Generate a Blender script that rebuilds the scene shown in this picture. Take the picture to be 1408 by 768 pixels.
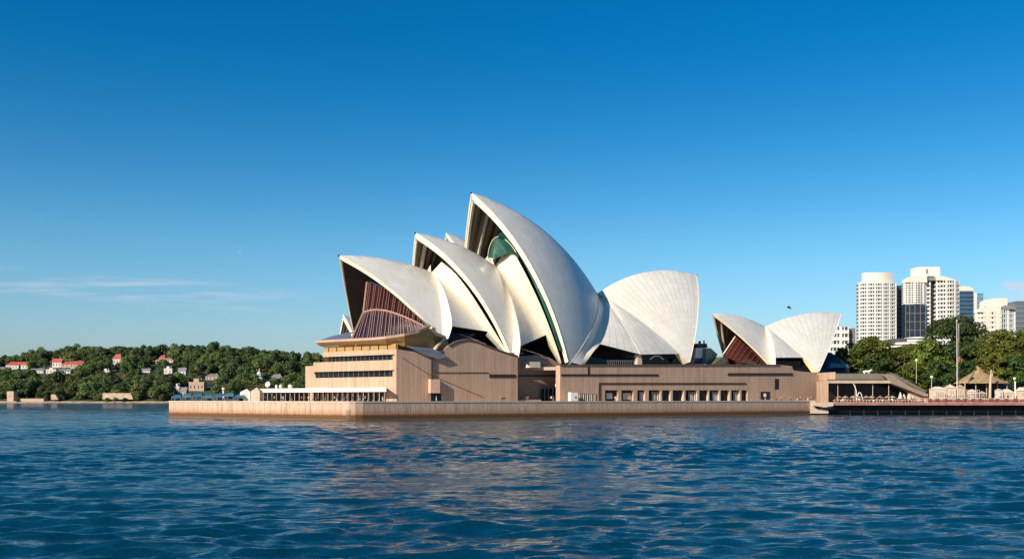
import bpy, bmesh, math, random
import numpy as np
from mathutils import Vector, Matrix
R = math.radians
scene = bpy.context.scene
for o in list(bpy.data.objects): bpy.data.objects.remove(o)

# ------------------------------------------------------------------ camera, sky, sun, exposure
F_PX, CX, HZ, EYE = 1369.0, 704.0, 548.0, 6.0          # photograph pixels (1408 wide), horizon row, eye height
cam = bpy.data.cameras.new('camera'); cam_o = bpy.data.objects.new('camera', cam)
scene.collection.objects.link(cam_o); scene.camera = cam_o
cam_o.location = (0, 0, EYE); cam_o.rotation_euler = (R(90), 0, 0)
cam.sensor_width = 36.0; cam.lens = F_PX / 1408 * 36.0
cam.shift_y = (HZ - 384.0) / 1408.0
cam.clip_start = 0.5; cam.clip_end = 30000

SUN = Vector((-0.695, -0.72, 0)).normalized(); SUN_EL = R(28)
SUN = Vector((SUN.x * math.cos(SUN_EL), SUN.y * math.cos(SUN_EL), math.sin(SUN_EL)))
world = bpy.data.worlds.new('World'); scene.world = world; world.use_nodes = True
def make_world():
    nt = world.node_tree; nt.nodes.clear(); N = nt.nodes.new; L = nt.links.new
    sky = N('ShaderNodeTexSky'); sky.sky_type = 'NISHITA'; sky.sun_disc = False
    sky.sun_elevation = SUN_EL; sky.sun_rotation = math.atan2(SUN.x, SUN.y)
    sky.air_density = 1.0; sky.dust_density = 0.6; sky.ozone_density = 3.0; sky.altitude = 0
    tc = N('ShaderNodeTexCoord'); sep = N('ShaderNodeSeparateXYZ'); L(tc.outputs['Generated'], sep.inputs[0])
    def M(op, a, b=None, c=None):
        n = N('ShaderNodeMath'); n.operation = op
        for i, v in enumerate((a, b, c)):
            if v is None: continue
            if isinstance(v, (int, float)): n.inputs[i].default_value = v
            else: L(v, n.inputs[i])
        return n.outputs[0]
    def smooth(x, a, b):
        n = N('ShaderNodeMapRange'); n.interpolation_type = 'SMOOTHSTEP'
        L(x, n.inputs[0]); n.inputs[1].default_value = a; n.inputs[2].default_value = b
        return n.outputs[0]
    yy = M('MAXIMUM', sep.outputs[1], 0.02)
    az = M('DIVIDE', sep.outputs[0], yy); el = M('DIVIDE', sep.outputs[2], yy)
    # deepen the blue overhead: richer air high up
    hsv = N('ShaderNodeHueSaturation'); L(sky.outputs[0], hsv.inputs['Color'])
    hsv.inputs['Saturation'].default_value = 1.27; hsv.inputs['Value'].default_value = 1.0; hsv.inputs['Hue'].default_value = 0.493
    grad = N('ShaderNodeMix'); grad.data_type = 'RGBA'; grad.blend_type = 'MULTIPLY'
    L(smooth(sep.outputs[2], -0.03, 0.36), grad.inputs['Factor']); L(hsv.outputs[0], grad.inputs['A'])
    grad.inputs['B'].default_value = (0.02, 0.58, 0.80, 1)
    low = N('ShaderNodeMix'); low.data_type = 'RGBA'; low.blend_type = 'MULTIPLY'
    L(smooth(sep.outputs[2], 0.16, 0.0), low.inputs['Factor']); L(grad.outputs['Result'], low.inputs['A'])
    low.inputs['B'].default_value = (0.66, 0.70, 0.86, 1)
    # thin streaky clouds
    vec = N('ShaderNodeCombineXYZ'); L(M('MULTIPLY', az, 7.0), vec.inputs[0]); L(M('MULTIPLY', el, 75.0), vec.inputs[1])
    nz = N('ShaderNodeTexNoise'); nz.inputs['Scale'].default_value = 1.0; nz.inputs['Detail'].default_value = 6; nz.inputs['Roughness'].default_value = 0.55
    L(vec.outputs[0], nz.inputs['Vector'])
    streak = smooth(nz.outputs[0], 0.42, 0.66)
    centre = M('SUBTRACT', M('ADD', el, M('MULTIPLY', az, 0.07)), 0.083)
    band = M('SUBTRACT', 1.0, smooth(M('ABSOLUTE', centre), 0.004, 0.017))
    side = M('MULTIPLY', smooth(az, -0.18, -0.33), band)
    c1 = M('MULTIPLY', M('MULTIPLY', side, streak), 0.55)
    vec2 = N('ShaderNodeCombineXYZ'); L(M('MULTIPLY', az, 26.0), vec2.inputs[0]); L(M('MULTIPLY', el, 50.0), vec2.inputs[1])
    nz2 = N('ShaderNodeTexNoise'); nz2.inputs['Scale'].default_value = 1.0; nz2.inputs['Detail'].default_value = 5
    L(vec2.outputs[0], nz2.inputs['Vector'])
    puff = M('MULTIPLY', smooth(az, 0.47, 0.50), M('SUBTRACT', 1.0, smooth(M('ABSOLUTE', M('SUBTRACT', el, 0.108)), 0.003, 0.014)))
    c2 = M('MULTIPLY', M('MULTIPLY', puff, smooth(nz2.outputs[0], 0.32, 0.58)), 0.8)
    # faint day moon
    dx = M('SUBTRACT', az, -0.2732); dz = M('SUBTRACT', el, 0.1475)
    rr = M('SQRT', M('ADD', M('MULTIPLY', dx, dx), M('MULTIPLY', dz, dz)))
    moon = M('MULTIPLY', smooth(rr, 0.0045, 0.0018), 0.06)
    cl = M('MINIMUM', M('ADD', M('ADD', c1, c2), moon), 1.0)
    mx = N('ShaderNodeMix'); mx.data_type = 'RGBA'; L(cl, mx.inputs['Factor']); L(low.outputs['Result'], mx.inputs['A'])
    mx.inputs['B'].default_value = (4.9, 4.9, 6.0, 1)
    bg = N('ShaderNodeBackground'); L(mx.outputs['Result'], bg.inputs[0]); bg.inputs[1].default_value = 0.092
    out = N('ShaderNodeOutputWorld'); L(bg.outputs[0], out.inputs[0])
make_world()
sun = bpy.data.lights.new('sun', 'SUN'); sun.energy = 5.0; sun.angle = R(0.53); sun.color = (1.0, 0.88, 0.73)
sun_o = bpy.data.objects.new('sun', sun); scene.collection.objects.link(sun_o)
sun_o.rotation_euler = (-SUN).to_track_quat('-Z', 'Y').to_euler()
scene.view_settings.view_transform = 'Standard'; scene.view_settings.look = 'None'
scene.view_settings.gamma = 1.0; scene.view_settings.use_curve_mapping = False
scene.view_settings.exposure = 0.62

# ------------------------------------------------------------------ frames: s runs along the quay, d inward from it
TH = math.atan2(99, 156)
E2 = np.array([math.cos(TH), math.sin(TH)]); M2 = np.array([-E2[1], E2[0]]); O2 = np.array([-44.0, 274.0])
def SD(s, d, z):
    q = O2 + s * E2 + d * M2; return Vector((q[0], q[1], z))
def sd_of(px, py, d):
    k = (px - CX) / F_PX; b = O2 + d * M2
    s = (k * b[1] - b[0]) / (E2[0] - k * E2[1]); y = b[1] + s * E2[1]
    return np.array([s, d, EYE + (HZ - py) / F_PX * y])
def P(px, py, d): return SD(*sd_of(px, py, d))
def Q(px, py, y): return Vector(((px - CX) / F_PX * y, y, EYE + (HZ - py) / F_PX * y))   # a point at distance y
def ZQ(py, y): return EYE + (HZ - py) / F_PX * y
def XQ(px, y): return (px - CX) / F_PX * y

# ------------------------------------------------------------------ materials
MATS = {}
def mat(name, col, rough=0.6, metal=0.0, var=0.12, scale=0.6, spec=0.4, bump=0.0, coat=0.0):
    if name in MATS: return MATS[name]
    m = bpy.data.materials.new(name); m.use_nodes = True; nt = m.node_tree; N = nt.nodes.new; L = nt.links.new
    b = nt.nodes['Principled BSDF']; b.inputs['Roughness'].default_value = rough; b.inputs['Metallic'].default_value = metal
    b.inputs['Specular IOR Level'].default_value = spec; b.inputs['Coat Weight'].default_value = coat
    tc = N('ShaderNodeTexCoord'); n = N('ShaderNodeTexNoise'); L(tc.outputs['Object'], n.inputs['Vector'])
    n.inputs['Scale'].default_value = scale; n.inputs['Detail'].default_value = 6
    r = N('ShaderNodeMapRange'); L(n.outputs[0], r.inputs[0]); r.inputs[1].default_value = 0.3; r.inputs[2].default_value = 0.7
    r.inputs[3].default_value = 1 - var; r.inputs[4].default_value = 1 + var
    mx = N('ShaderNodeVectorMath'); mx.operation = 'SCALE'; mx.inputs[0].default_value = col; L(r.outputs[0], mx.inputs['Scale'])
    L(mx.outputs[0], b.inputs['Base Color'])
    if bump:
        bp = N('ShaderNodeBump'); bp.inputs['Distance'].default_value = bump; L(n.outputs[0], bp.inputs['Height']); L(bp.outputs[0], b.inputs['Normal'])
    MATS[name] = m; return m
def nodes_of(m):
    nt = m.node_tree; N = nt.nodes.new; L = nt.links.new
    def Mth(op, a, b=None, c=None):
        n = N('ShaderNodeMath'); n.operation = op
        for i, v in enumerate((a, b, c)):
            if v is None: continue
            if isinstance(v, (int, float)): n.inputs[i].default_value = v
            else: L(v, n.inputs[i])
        return n.outputs[0]
    def rng(x, a, b, c=0.0, d=1.0, smooth=True):
        n = N('ShaderNodeMapRange'); n.interpolation_type = 'SMOOTHSTEP' if smooth else 'LINEAR'
        L(x, n.inputs[0])
        for i, v in enumerate((a, b, c, d)): n.inputs[i + 1].default_value = v
        return n.outputs[0]
    def noise(vec, scale, detail=4, rough=0.5, dim='3D'):
        n = N('ShaderNodeTexNoise'); n.noise_dimensions = dim
        n.inputs['Scale'].default_value = scale; n.inputs['Detail'].default_value = detail; n.inputs['Roughness'].default_value = rough
        if vec is not None: L(vec, n.inputs['W'] if dim == '1D' else n.inputs['Vector'])
        return n.outputs[0]
    def mix(fac, a, b, mode='MIX'):
        n = N('ShaderNodeMix'); n.data_type = 'RGBA'; n.blend_type = mode
        for k, v in (('Factor', fac), ('A', a), ('B', b)):
            if isinstance(v, (int, float)): n.inputs[k].default_value = v
            elif isinstance(v, tuple): n.inputs[k].default_value = (*v, 1)
            else: L(v, n.inputs[k])
        return n.outputs['Result']
    return nt, N, L, Mth, rng, noise, mix

def granite(name, base, alt, wet=False, panel=1.25):
    m = bpy.data.materials.new(name); m.use_nodes = True
    nt, N, L, Mth, rng, noise, mix = nodes_of(m); b = nt.nodes['Principled BSDF']
    g = N('ShaderNodeNewGeometry'); sep = N('ShaderNodeSeparateXYZ'); L(g.outputs['Position'], sep.inputs[0])
    ca, cb = E2[0] + M2[0], E2[1] + M2[1]
    c = Mth('ADD', Mth('MULTIPLY', sep.outputs[0], ca), Mth('MULTIPLY', sep.outputs[1], cb))
    pn = Mth('FLOOR', Mth('DIVIDE', c, panel))
    wn = N('ShaderNodeTexWhiteNoise'); wn.noise_dimensions = '1D'; L(pn, wn.inputs['W'])
    fr = Mth('FRACT', Mth('DIVIDE', c, panel))
    joint = Mth('LESS_THAN', fr, 0.09)
    cv = N('ShaderNodeCombineXYZ'); L(Mth('MULTIPLY', c, 1.6), cv.inputs[0]); L(Mth('MULTIPLY', sep.outputs[2], 0.09), cv.inputs[1])
    st = noise(cv.outputs[0], 1.0, 5, 0.6)
    fine = noise(g.outputs['Position'], 1.4, 6, 0.65)
    big = noise(g.outputs['Position'], 0.09, 3)
    f = Mth('ADD', Mth('MULTIPLY', wn.outputs['Value'], 0.5), Mth('MULTIPLY', rng(st, 0.35, 0.65), 0.5))
    col = mix(f, base, alt)
    col = mix(rng(fine, 0.3, 0.7, 0, 0.25), col, (base[0] * 0.62, base[1] * 0.58, base[2] * 0.55))
    col = mix(rng(big, 0.35, 0.7, 0, 0.25), col, (base[0] * 1.15, base[1] * 1.2, base[2] * 1.25))
    col = mix(Mth('MULTIPLY', joint, 0.34), col, (0.09, 0.06, 0.045))
    dv = N('ShaderNodeCombineXYZ'); L(Mth('MULTIPLY', c, 0.55), dv.inputs[0]); L(Mth('MULTIPLY', sep.outputs[2], 0.035), dv.inputs[1])
    col = mix(rng(noise(dv.outputs[0], 1.0, 6, 0.7), 0.50, 0.70, 0, 0.42), col, (0.19, 0.13, 0.10))
    if wet:   # tide mark: weed and rust on the lowest metre of stone
        edge = Mth('ADD', sep.outputs[2], Mth('MULTIPLY', Mth('SUBTRACT', st, 0.5), 0.9))
        tide = rng(edge, 1.9, 1.25)
        col = mix(Mth('MULTIPLY', rng(edge, 3.6, 1.3), 0.75), col, (0.33, 0.15, 0.05))
        col = mix(Mth('MULTIPLY', tide, 0.9), col, (0.085, 0.036, 0.011))
        col = mix(rng(sep.outputs[2], 0.35, 0.1), col, (0.16, 0.13, 0.08))
        streak = rng(noise(cv.outputs[0], 2.3, 3), 0.52, 0.70, 0, 0.5)
        col = mix(streak, col, (0.12, 0.08, 0.06))
    L(col, b.inputs['Base Color']); b.inputs['Roughness'].default_value = 0.7; b.inputs['Specular IOR Level'].default_value = 0.25
    bp = N('ShaderNodeBump'); bp.inputs['Distance'].default_value = 0.05; bp.inputs['Strength'].default_value = 0.6
    L(Mth('SUBTRACT', fine, Mth('MULTIPLY', joint, 0.7)), bp.inputs['Height']); L(bp.outputs[0], b.inputs['Normal'])
    MATS[name] = m; return m
def tiles():
    m = bpy.data.materials.new('shell_tiles'); m.use_nodes = True
    nt, N, L, Mth, rng, noise, mix = nodes_of(m); b = nt.nodes['Principled BSDF']
    uv = N('ShaderNodeUVMap'); uv.uv_map = 'UVMap'; sep = N('ShaderNodeSeparateXYZ'); L(uv.outputs[0], sep.inputs[0])
    u, v = sep.outputs[0], sep.outputs[1]
    fu = Mth('FRACT', u); tri = Mth('ABSOLUTE', Mth('SUBTRACT', fu, 0.5))
    seam = rng(tri, 0.42, 0.48)
    # chevron lids: each rib segment stacks shallow V-shaped tile panels
    vv = Mth('ADD', Mth('DIVIDE', v, 3.4), Mth('MULTIPLY', tri, 1.1))
    chev = rng(Mth('ABSOLUTE', Mth('SUBTRACT', Mth('FRACT', vv), 0.5)), 0.455, 0.49)
    cell = N('ShaderNodeCombineXYZ'); L(Mth('FLOOR', u), cell.inputs[0]); L(Mth('FLOOR', vv), cell.inputs[1])
    wn = N('ShaderNodeTexWhiteNoise'); wn.noise_dimensions = '2D'; L(cell.outputs[0], wn.inputs['Vector'])
    g = N('ShaderNodeNewGeometry')
    big = noise(g.outputs['Position'], 0.12, 5, 0.6)
    sv = N('ShaderNodeCombineXYZ'); L(Mth('MULTIPLY', u, 5.0), sv.inputs[0]); L(Mth('MULTIPLY', v, 0.15), sv.inputs[1])
    streak = noise(sv.outputs[0], 1.0, 4)
    col = mix(wn.outputs['Value'], (0.645, 0.612, 0.545), (0.72, 0.688, 0.617))
    col = mix(rng(big, 0.35, 0.7, 0, 0.45), col, (0.60, 0.55, 0.47))
    col = mix(rng(streak, 0.5, 0.75, 0, 0.16), col, (0.55, 0.52, 0.46))
    col = mix(Mth('MULTIPLY', seam, 0.42), col, (0.36, 0.32, 0.27))
    col = mix(Mth('MULTIPLY', chev, 0.34), col, (0.40, 0.36, 0.30))
    L(col, b.inputs['Base Color']); b.inputs['Specular IOR Level'].default_value = 0.5
    L(rng(wn.outputs['Value'], 0, 1, 0.28, 0.42), b.inputs['Roughness'])
    bp = N('ShaderNodeBump'); bp.inputs['Distance'].default_value = 0.06; bp.inputs['Strength'].default_value = 0.5
    L(Mth('MULTIPLY', Mth('ADD', seam, chev), -1.0), bp.inputs['Height']); L(bp.outputs[0], b.inputs['Normal'])
    MATS['shell_tiles'] = m; return m
def lining():
    m = bpy.data.materials.new('ribbed_concrete'); m.use_nodes = True
    nt, N, L, Mth, rng, noise, mix = nodes_of(m); b = nt.nodes['Principled BSDF']
    uv = N('ShaderNodeUVMap'); uv.uv_map = 'UVMap'; sep = N('ShaderNodeSeparateXYZ'); L(uv.outputs[0], sep.inputs[0])
    tri = Mth('ABSOLUTE', Mth('SUBTRACT', Mth('FRACT', sep.outputs[0]), 0.5))
    col = mix(rng(tri, 0.15, 0.4), (0.17, 0.125, 0.080), (0.085, 0.060, 0.040))
    L(col, b.inputs['Base Color']); b.inputs['Roughness'].default_value = 0.8
    bp = N('ShaderNodeBump'); bp.inputs['Distance'].default_value = 0.8; L(rng(tri, 0.1, 0.45, 1, 0), bp.inputs['Height']); L(bp.outputs[0], b.inputs['Normal'])
    MATS['ribbed_concrete'] = m; return m
def foliage(name, a, c, scale=0.25):
    m = bpy.data.materials.new(name); m.use_nodes = True
    nt, N, L, Mth, rng, noise, mix = nodes_of(m); b = nt.nodes['Principled BSDF']
    g = N('ShaderNodeNewGeometry'); oi = N('ShaderNodeObjectInfo')
    n = noise(g.outputs['Position'], scale, 3)
    r = N('ShaderNodeTexWhiteNoise'); r.noise_dimensions = '1D'; L(g.outputs['Random Per Island'], r.inputs['W'])
    f = Mth('ADD', Mth('MULTIPLY', rng(n, 0.3, 0.7), 0.55), Mth('MULTIPLY', r.outputs['Value'], 0.45))
    col = mix(f, a, c)
    hs = N('ShaderNodeHueSaturation'); L(col, hs.inputs['Color'])
    L(rng(oi.outputs['Random'], 0, 1, 0.483, 0.512, False), hs.inputs['Hue']); L(rng(oi.outputs['Random'], 0, 1, 0.75, 1.25, False), hs.inputs['Value'])
    L(hs.outputs[0], b.inputs['Base Color']); b.inputs['Roughness'].default_value = 0.55; b.inputs['Specular IOR Level'].default_value = 0.2
    tr = N('ShaderNodeBsdfTranslucent'); L(hs.outputs[0], tr.inputs[0])
    ms = N('ShaderNodeMixShader'); ms.inputs[0].default_value = 0.22
    L(b.outputs[0], ms.inputs[1]); L(tr.outputs[0], ms.inputs[2]); L(ms.outputs[0], nt.nodes['Material Output'].inputs[0])
    MATS[name] = m; return m
def glass(name, col, rough=0.12):
    m = mat(name, col, rough, 0.0, 0.25, 0.15, 0.22); return m
def water_mat():
    m = bpy.data.materials.new('harbour_water'); m.use_nodes = True
    nt, N, L, Mth, rng, noise, mix = nodes_of(m); b = nt.nodes['Principled BSDF']
    g = N('ShaderNodeNewGeometry'); mp = N('ShaderNodeMapping'); L(g.outputs['Position'], mp.inputs[0])
    mp.inputs['Rotation'].default_value = (0, 0, R(12)); mp.inputs['Scale'].default_value = (0.42, 1.0, 1.0)
    fine = noise(mp.outputs[0], 3.4, 6, 0.68); mid = noise(mp.outputs[0], 1.25, 4, 0.68); swell = noise(mp.outputs[0], 0.34, 4, 0.7); gust = noise(mp.outputs[0], 0.02, 4, 0.6)
    col = mix(rng(gust, 0.35, 0.65), (0.0004, 0.023, 0.044), (0.0008, 0.034, 0.064))
    L(col, b.inputs['Base Color']); b.inputs['IOR'].default_value = 1.333
    L(rng(gust, 0.35, 0.65, 0.05, 0.09), b.inputs['Roughness']); b.inputs['Specular IOR Level'].default_value = 0.5
    h = Mth('ADD', Mth('ADD', Mth('MULTIPLY', fine, 0.06), Mth('MULTIPLY', mid, 0.20)), Mth('MULTIPLY', swell, 0.48))
    sy = N('ShaderNodeSeparateXYZ'); L(g.outputs['Position'], sy.inputs[0])          # the open harbour beyond the point is choppier
    h = Mth('MULTIPLY', h, rng(sy.outputs[1], 280, 700, 1.0, 3.4))
    bp = N('ShaderNodeBump'); bp.inputs['Distance'].default_value = 1.0; bp.inputs['Strength'].default_value = 0.9
    L(h, bp.inputs['Height']); L(bp.outputs[0], b.inputs['Normal'])
    MATS['harbour_water'] = m; return m

TILES = tiles(); LINING = lining(); WATER = water_mat()
GRAN = granite('podium_granite', (0.42, 0.272, 0.183), (0.53, 0.357, 0.248))
QUAY = granite('quay_granite', (0.45, 0.305, 0.222), (0.58, 0.405, 0.298), wet=True, panel=1.6)
RIM = mat('rim_concrete', (0.70, 0.61, 0.46), 0.6, var=0.08)
SIDE_T = TILES
CONC = mat('pale_concrete', (0.52, 0.44, 0.34), 0.75)
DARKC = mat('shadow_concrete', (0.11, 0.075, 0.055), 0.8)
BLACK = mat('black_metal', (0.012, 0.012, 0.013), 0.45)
BRONZE_SHADE = mat('bronze_and_shade', (0.030, 0.016, 0.013), 0.5)  # dark bronze; on the wall strips it paints recess shade
GLASS = glass('dark_glass', (0.010, 0.012, 0.016))
GREEN_G = glass('green_glass', (0.010, 0.060, 0.040), 0.12)
BRONZE = mat('bronze_mullion', (0.27, 0.118, 0.078), 0.4, 0.3)
BRONZE_G = glass('bronze_glass', (0.022, 0.008, 0.008), 0.1)
MAUVE_G = glass('mauve_glass', (0.045, 0.022, 0.025), 0.15)
BLUE_G = glass('blue_glass', (0.02, 0.055, 0.11), 0.1)
ROOFG = mat('grey_roof_metal', (0.16, 0.17, 0.20), 0.4, 0.2)
SOFFIT = mat('bronze_soffit', (0.34, 0.20, 0.07), 0.5)
WHITE = mat('white_paint', (0.78, 0.74, 0.68), 0.5, var=0.06)
CREAM = mat('cream_render', (0.52, 0.415, 0.32), 0.7, var=0.1)
PINKW = mat('pink_decking', (0.42, 0.22, 0.18), 0.7, var=0.2)
PAVE = mat('paving', (0.42, 0.31, 0.25), 0.8, scale=0.4)
SOIL = mat('parkland', (0.06, 0.075, 0.03), 0.9, scale=0.05, var=0.4)
BARK = mat('bark', (0.10, 0.075, 0.05), 0.9, scale=1.5, var=0.3)
STEEL = mat('steel', (0.45, 0.45, 0.46), 0.35, 0.7)

# ------------------------------------------------------------------ object helpers
COL = scene.collection
class MB:
    def __init__(s): s.v = []; s.f = []; s.uv = {}
    def add(s, vs, fs):
        o = len(s.v); s.v += [Vector(v) for v in vs]; s.f += [tuple(i + o for i in f) for f in fs]; return o
    def quad(s, *p): s.add(p, [tuple(range(len(p)))])
    def box(s, o, ax, ay, az):                    # corner o and three edge vectors
        o = Vector(o); ax, ay, az = Vector(ax), Vector(ay), Vector(az)
        vs = [o, o + ax, o + ax + ay, o + ay, o + az, o + ax + az, o + ax + ay + az, o + ay + az]
        s.add(vs, [(0, 3, 2, 1), (4, 5, 6, 7), (0, 1, 5, 4), (1, 2, 6, 5), (2, 3, 7, 6), (3, 0, 4, 7)])
    def abox(s, x0, x1, y0, y1, z0, z1): s.box((x0, y0, z0), (x1 - x0, 0, 0), (0, y1 - y0, 0), (0, 0, z1 - z0))
    def prism(s, pts, vec):                       # planar outline pushed along vec
        n = len(pts); vec = Vector(vec); a = [Vector(p) for p in pts]
        s.add(a + [p + vec for p in a], [tuple(range(n)), tuple(range(2 * n - 1, n - 1, -1))] +
              [(i, i + n, (i + 1) % n + n, (i + 1) % n) for i in range(n)])
    def plan(s, sd, z0, z1):                      # outline in (s, d), extruded upward
        s.prism([SD(a, b, z0) for a, b in sd], (0, 0, z1 - z0))
    def loft(s, rows, closed=False):
        n = len(rows[0]); o = len(s.v)
        for r in rows: s.v += [Vector(p) for p in r]
        for i in range(len(rows) - 1):
            for j in range(n - (0 if closed else 1)):
                k = (j + 1) % n; s.f.append((o + i * n + j, o + i * n + k, o + (i + 1) * n + k, o + (i + 1) * n + j))
    def tube(s, pts, r, n=6, cap=True):
        rows = []; pts = [Vector(p) for p in pts]
        for i, p in enumerate(pts):
            t = (pts[min(i + 1, len(pts) - 1)] - pts[max(i - 1, 0)]).normalized()
            a = t.cross(Vector((0, 0, 1))); a = a.normalized() if a.length > 1e-3 else Vector((1, 0, 0)); b = t.cross(a)
            ri = r[i] if isinstance(r, (list, tuple)) else r
            rows.append([p + a * ri * math.cos(2 * math.pi * k / n) + b * ri * math.sin(2 * math.pi * k / n) for k in range(n)])
        o = len(s.v); s.loft(rows, True)
        if cap: s.f.append(tuple(o + k for k in range(n))); s.f.append(tuple(o + (len(pts) - 1) * n + k for k in range(n - 1, -1, -1)))
    def lathe(s, c, prof, n=12):                  # prof: (radius, height)
        c = Vector(c); s.loft([[c + Vector((r * math.cos(2 * math.pi * k / n), r * math.sin(2 * math.pi * k / n), h)) for k in range(n)] for r, h in prof], True)
def root_loc(o):
    return Vector(o['_loc']) if o is not None else Vector((0, 0, 0))
def obj(name, mb, m, parent=None, smooth=False, base=None, fix=True, **props):
    vs, fs = (mb.v, mb.f) if isinstance(mb, MB) else mb
    b = root_loc(parent) if parent is not None else (Vector(base) if base is not None else Vector((0, 0, 0)))
    me = bpy.data.meshes.new(name); me.from_pydata([tuple(v - b) for v in vs], [], fs); me.update()
    if fix:
        bm = bmesh.new(); bm.from_mesh(me); bmesh.ops.recalc_face_normals(bm, faces=bm.faces); bm.to_mesh(me); bm.free()
    if smooth: me.polygons.foreach_set('use_smooth', [True] * len(me.polygons))
    for x in (m if isinstance(m, list) else [m]): me.materials.append(x)
    o = bpy.data.objects.new(name, me); COL.objects.link(o)
    if parent is not None: o.parent = parent; o['_loc'] = tuple(b)
    else: o.location = b; o['_loc'] = tuple(b)
    for k, v in props.items(): o[k] = v
    return o
def thing(name, label, cat, loc, group=None):
    o = bpy.data.objects.new(name, None); COL.objects.link(o); o.location = loc; o['_loc'] = tuple(loc)
    o.empty_display_size = 0.5; o['label'] = label; o['category'] = cat
    if group: o['group'] = group
    return o
def tag(o, label, cat, group=None):
    o['label'] = label; o['category'] = cat
    if group: o['group'] = group
    return o
def dup(src, loc, rz=0.0, sc=1.0, label=None, group=None):
    c = src.copy(); COL.objects.link(c); c.location = loc; c.rotation_euler = (0, 0, rz)
    c.scale = sc if isinstance(sc, (tuple, list)) else (sc, sc, sc)
    if label: c['label'] = label
    if group: c['group'] = group
    for ch in src.children:
        k = ch.copy(); COL.objects.link(k); k.parent = c
        for g in ch.children:
            q = g.copy(); COL.objects.link(q); q.parent = k
    return c
def lerp(a, b, t): return a + (b - a) * t
def poly_at(pts, t):                              # Catmull-Rom through a polyline, t in 0..1
    n = len(pts) - 1; x = min(max(t, 0), 1) * n; i = min(int(x), n - 1); f = x - i
    p = [np.array(pts[max(0, min(n, k))], float) for k in (i - 1, i, i + 1, i + 2)]
    return 0.5 * ((2 * p[1]) + (-p[0] + p[2]) * f + (2 * p[0] - 5 * p[1] + 4 * p[2] - p[3]) * f * f + (-p[0] + 3 * p[1] - 3 * p[2] + p[3]) * f ** 3)

# ------------------------------------------------------------------ water, shore and ground
def water():
    rng = np.random.default_rng(7)
    ys = [4.0, 14.0, 24.0, 30.0]; y = 30.0
    while y < 640: y += max(0.10, y * 0.0036); ys.append(y)
    while y < 16000: y *= 1.22; ys.append(y)
    xs = list(np.arange(-40, 40.01, 0.19)); x = 40.0
    while x < 90: x += 0.45; xs += [x, -x]
    while x < 340: x += 1.4; xs += [x, -x]
    while x < 16000: x *= 1.3; xs += [x, -x]
    xs = np.sort(np.array(xs)); ys = np.array(ys)
    X, Y = np.meshgrid(xs.astype(np.float32), ys.astype(np.float32)); dx = np.gradient(xs)[None, :] + 0 * X; dy = np.gradient(ys)[:, None] + 0 * X
    sp = np.maximum(dx * 0.8, dy)
    DX, DY, DZ = np.zeros_like(X), np.zeros_like(X), np.zeros_like(X)
    for i in range(110):
        lam = 0.6 * (8.0 / 0.6) ** (rng.random() ** 0.8); th = R(-94) + rng.normal(0, 0.36)
        if rng.random() < 0.2: th += rng.normal(0, 1.2)
        k = 2 * math.pi / lam; a = 0.0058 * lam ** 0.85 * (0.5 + rng.random()); ph = rng.random() * 6.283
        fade = (0.6 + 0.4 * np.clip((280 - Y) / 120, 0, 1)) * np.clip(lam / (sp * 3.0) - 0.4, 0, 1)
        arg = k * (X * math.cos(th) + Y * math.sin(th)) + ph
        c, s = np.cos(arg), np.sin(arg)
        DZ += a * fade * c; DX -= 0.9 * a * fade * s * math.cos(th); DY -= 0.9 * a * fade * s * math.sin(th)
    env = 0.75 + 0.35 * np.sin(X * 0.045 + 1.3 + 0.6 * np.sin(Y * 0.03)) * np.sin(Y * 0.06 + 0.4 + 0.8 * np.sin(X * 0.02))
    co = np.stack([X + DX * env, Y + DY * env, DZ * env], -1).reshape(-1, 3)
    nx, ny = len(xs), len(ys); I = np.arange(nx * ny).reshape(ny, nx)
    f = np.stack([I[:-1, :-1], I[:-1, 1:], I[1:, 1:], I[1:, :-1]], -1).reshape(-1, 4)
    me = bpy.data.meshes.new('water'); me.vertices.add(len(co)); me.vertices.foreach_set('co', co.ravel())
    me.loops.add(f.size); me.loops.foreach_set('vertex_index', f.ravel().astype(np.int32))
    me.polygons.add(len(f)); me.polygons.foreach_set('loop_start', np.arange(0, f.size, 4, dtype=np.int32))
    me.polygons.foreach_set('use_smooth', np.ones(len(f), bool)); me.update(calc_edges=True); me.validate()
    me.materials.append(WATER); o = bpy.data.objects.new('water', me); COL.objects.link(o); o['kind'] = 'structure'
water()

# quay: sea wall round the point and the promenade on it
QZ = 5.35
QUAY_SD = [(-29.3, 82.6), (-2.2, 5.2), (-1.5, 2.9), (-0.4, 1.3), (1.2, 0.4), (3.2, 0.0), (184.7, 0.0), (186.5, 8.0), (215.0, 40.0), (230.0, 175.0), (10.0, 175.0), (-8.0, 150.0)]
def inset(pts, t):
    out = []; n = len(pts)
    for i in range(n):
        a, b, c = (np.array(pts[k % n], float) for k in (i - 1, i, i + 1))
        u = (b - a) / np.linalg.norm(b - a); w = (c - b) / np.linalg.norm(c - b)
        n1 = np.array([-u[1], u[0]]); n2 = np.array([-w[1], w[0]]); q = n1 + n2; q = q / (q @ n1) if abs(q @ n1) > .2 else q
        out.append(tuple(b + q * t))
    return out
sw = thing('sea_wall', 'long pinkish granite sea wall with a rusty brown tide mark around the point', 'wall', SD(60, 0, 0))
mb = MB(); o_, i_ = QUAY_SD, inset(QUAY_SD, 1.2)
n_ = len(o_)
mb.loft([[SD(a, b, -3) for a, b in o_], [SD(a, b, QZ - 0.42) for a, b in o_], [SD(a, b, QZ - 0.42) for a, b in i_], [SD(a, b, -3) for a, b in i_]], True)
obj('wall', mb, QUAY, sw)
mb = MB(); oo = inset(QUAY_SD, -0.12); ii = inset(QUAY_SD, 1.0)
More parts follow.
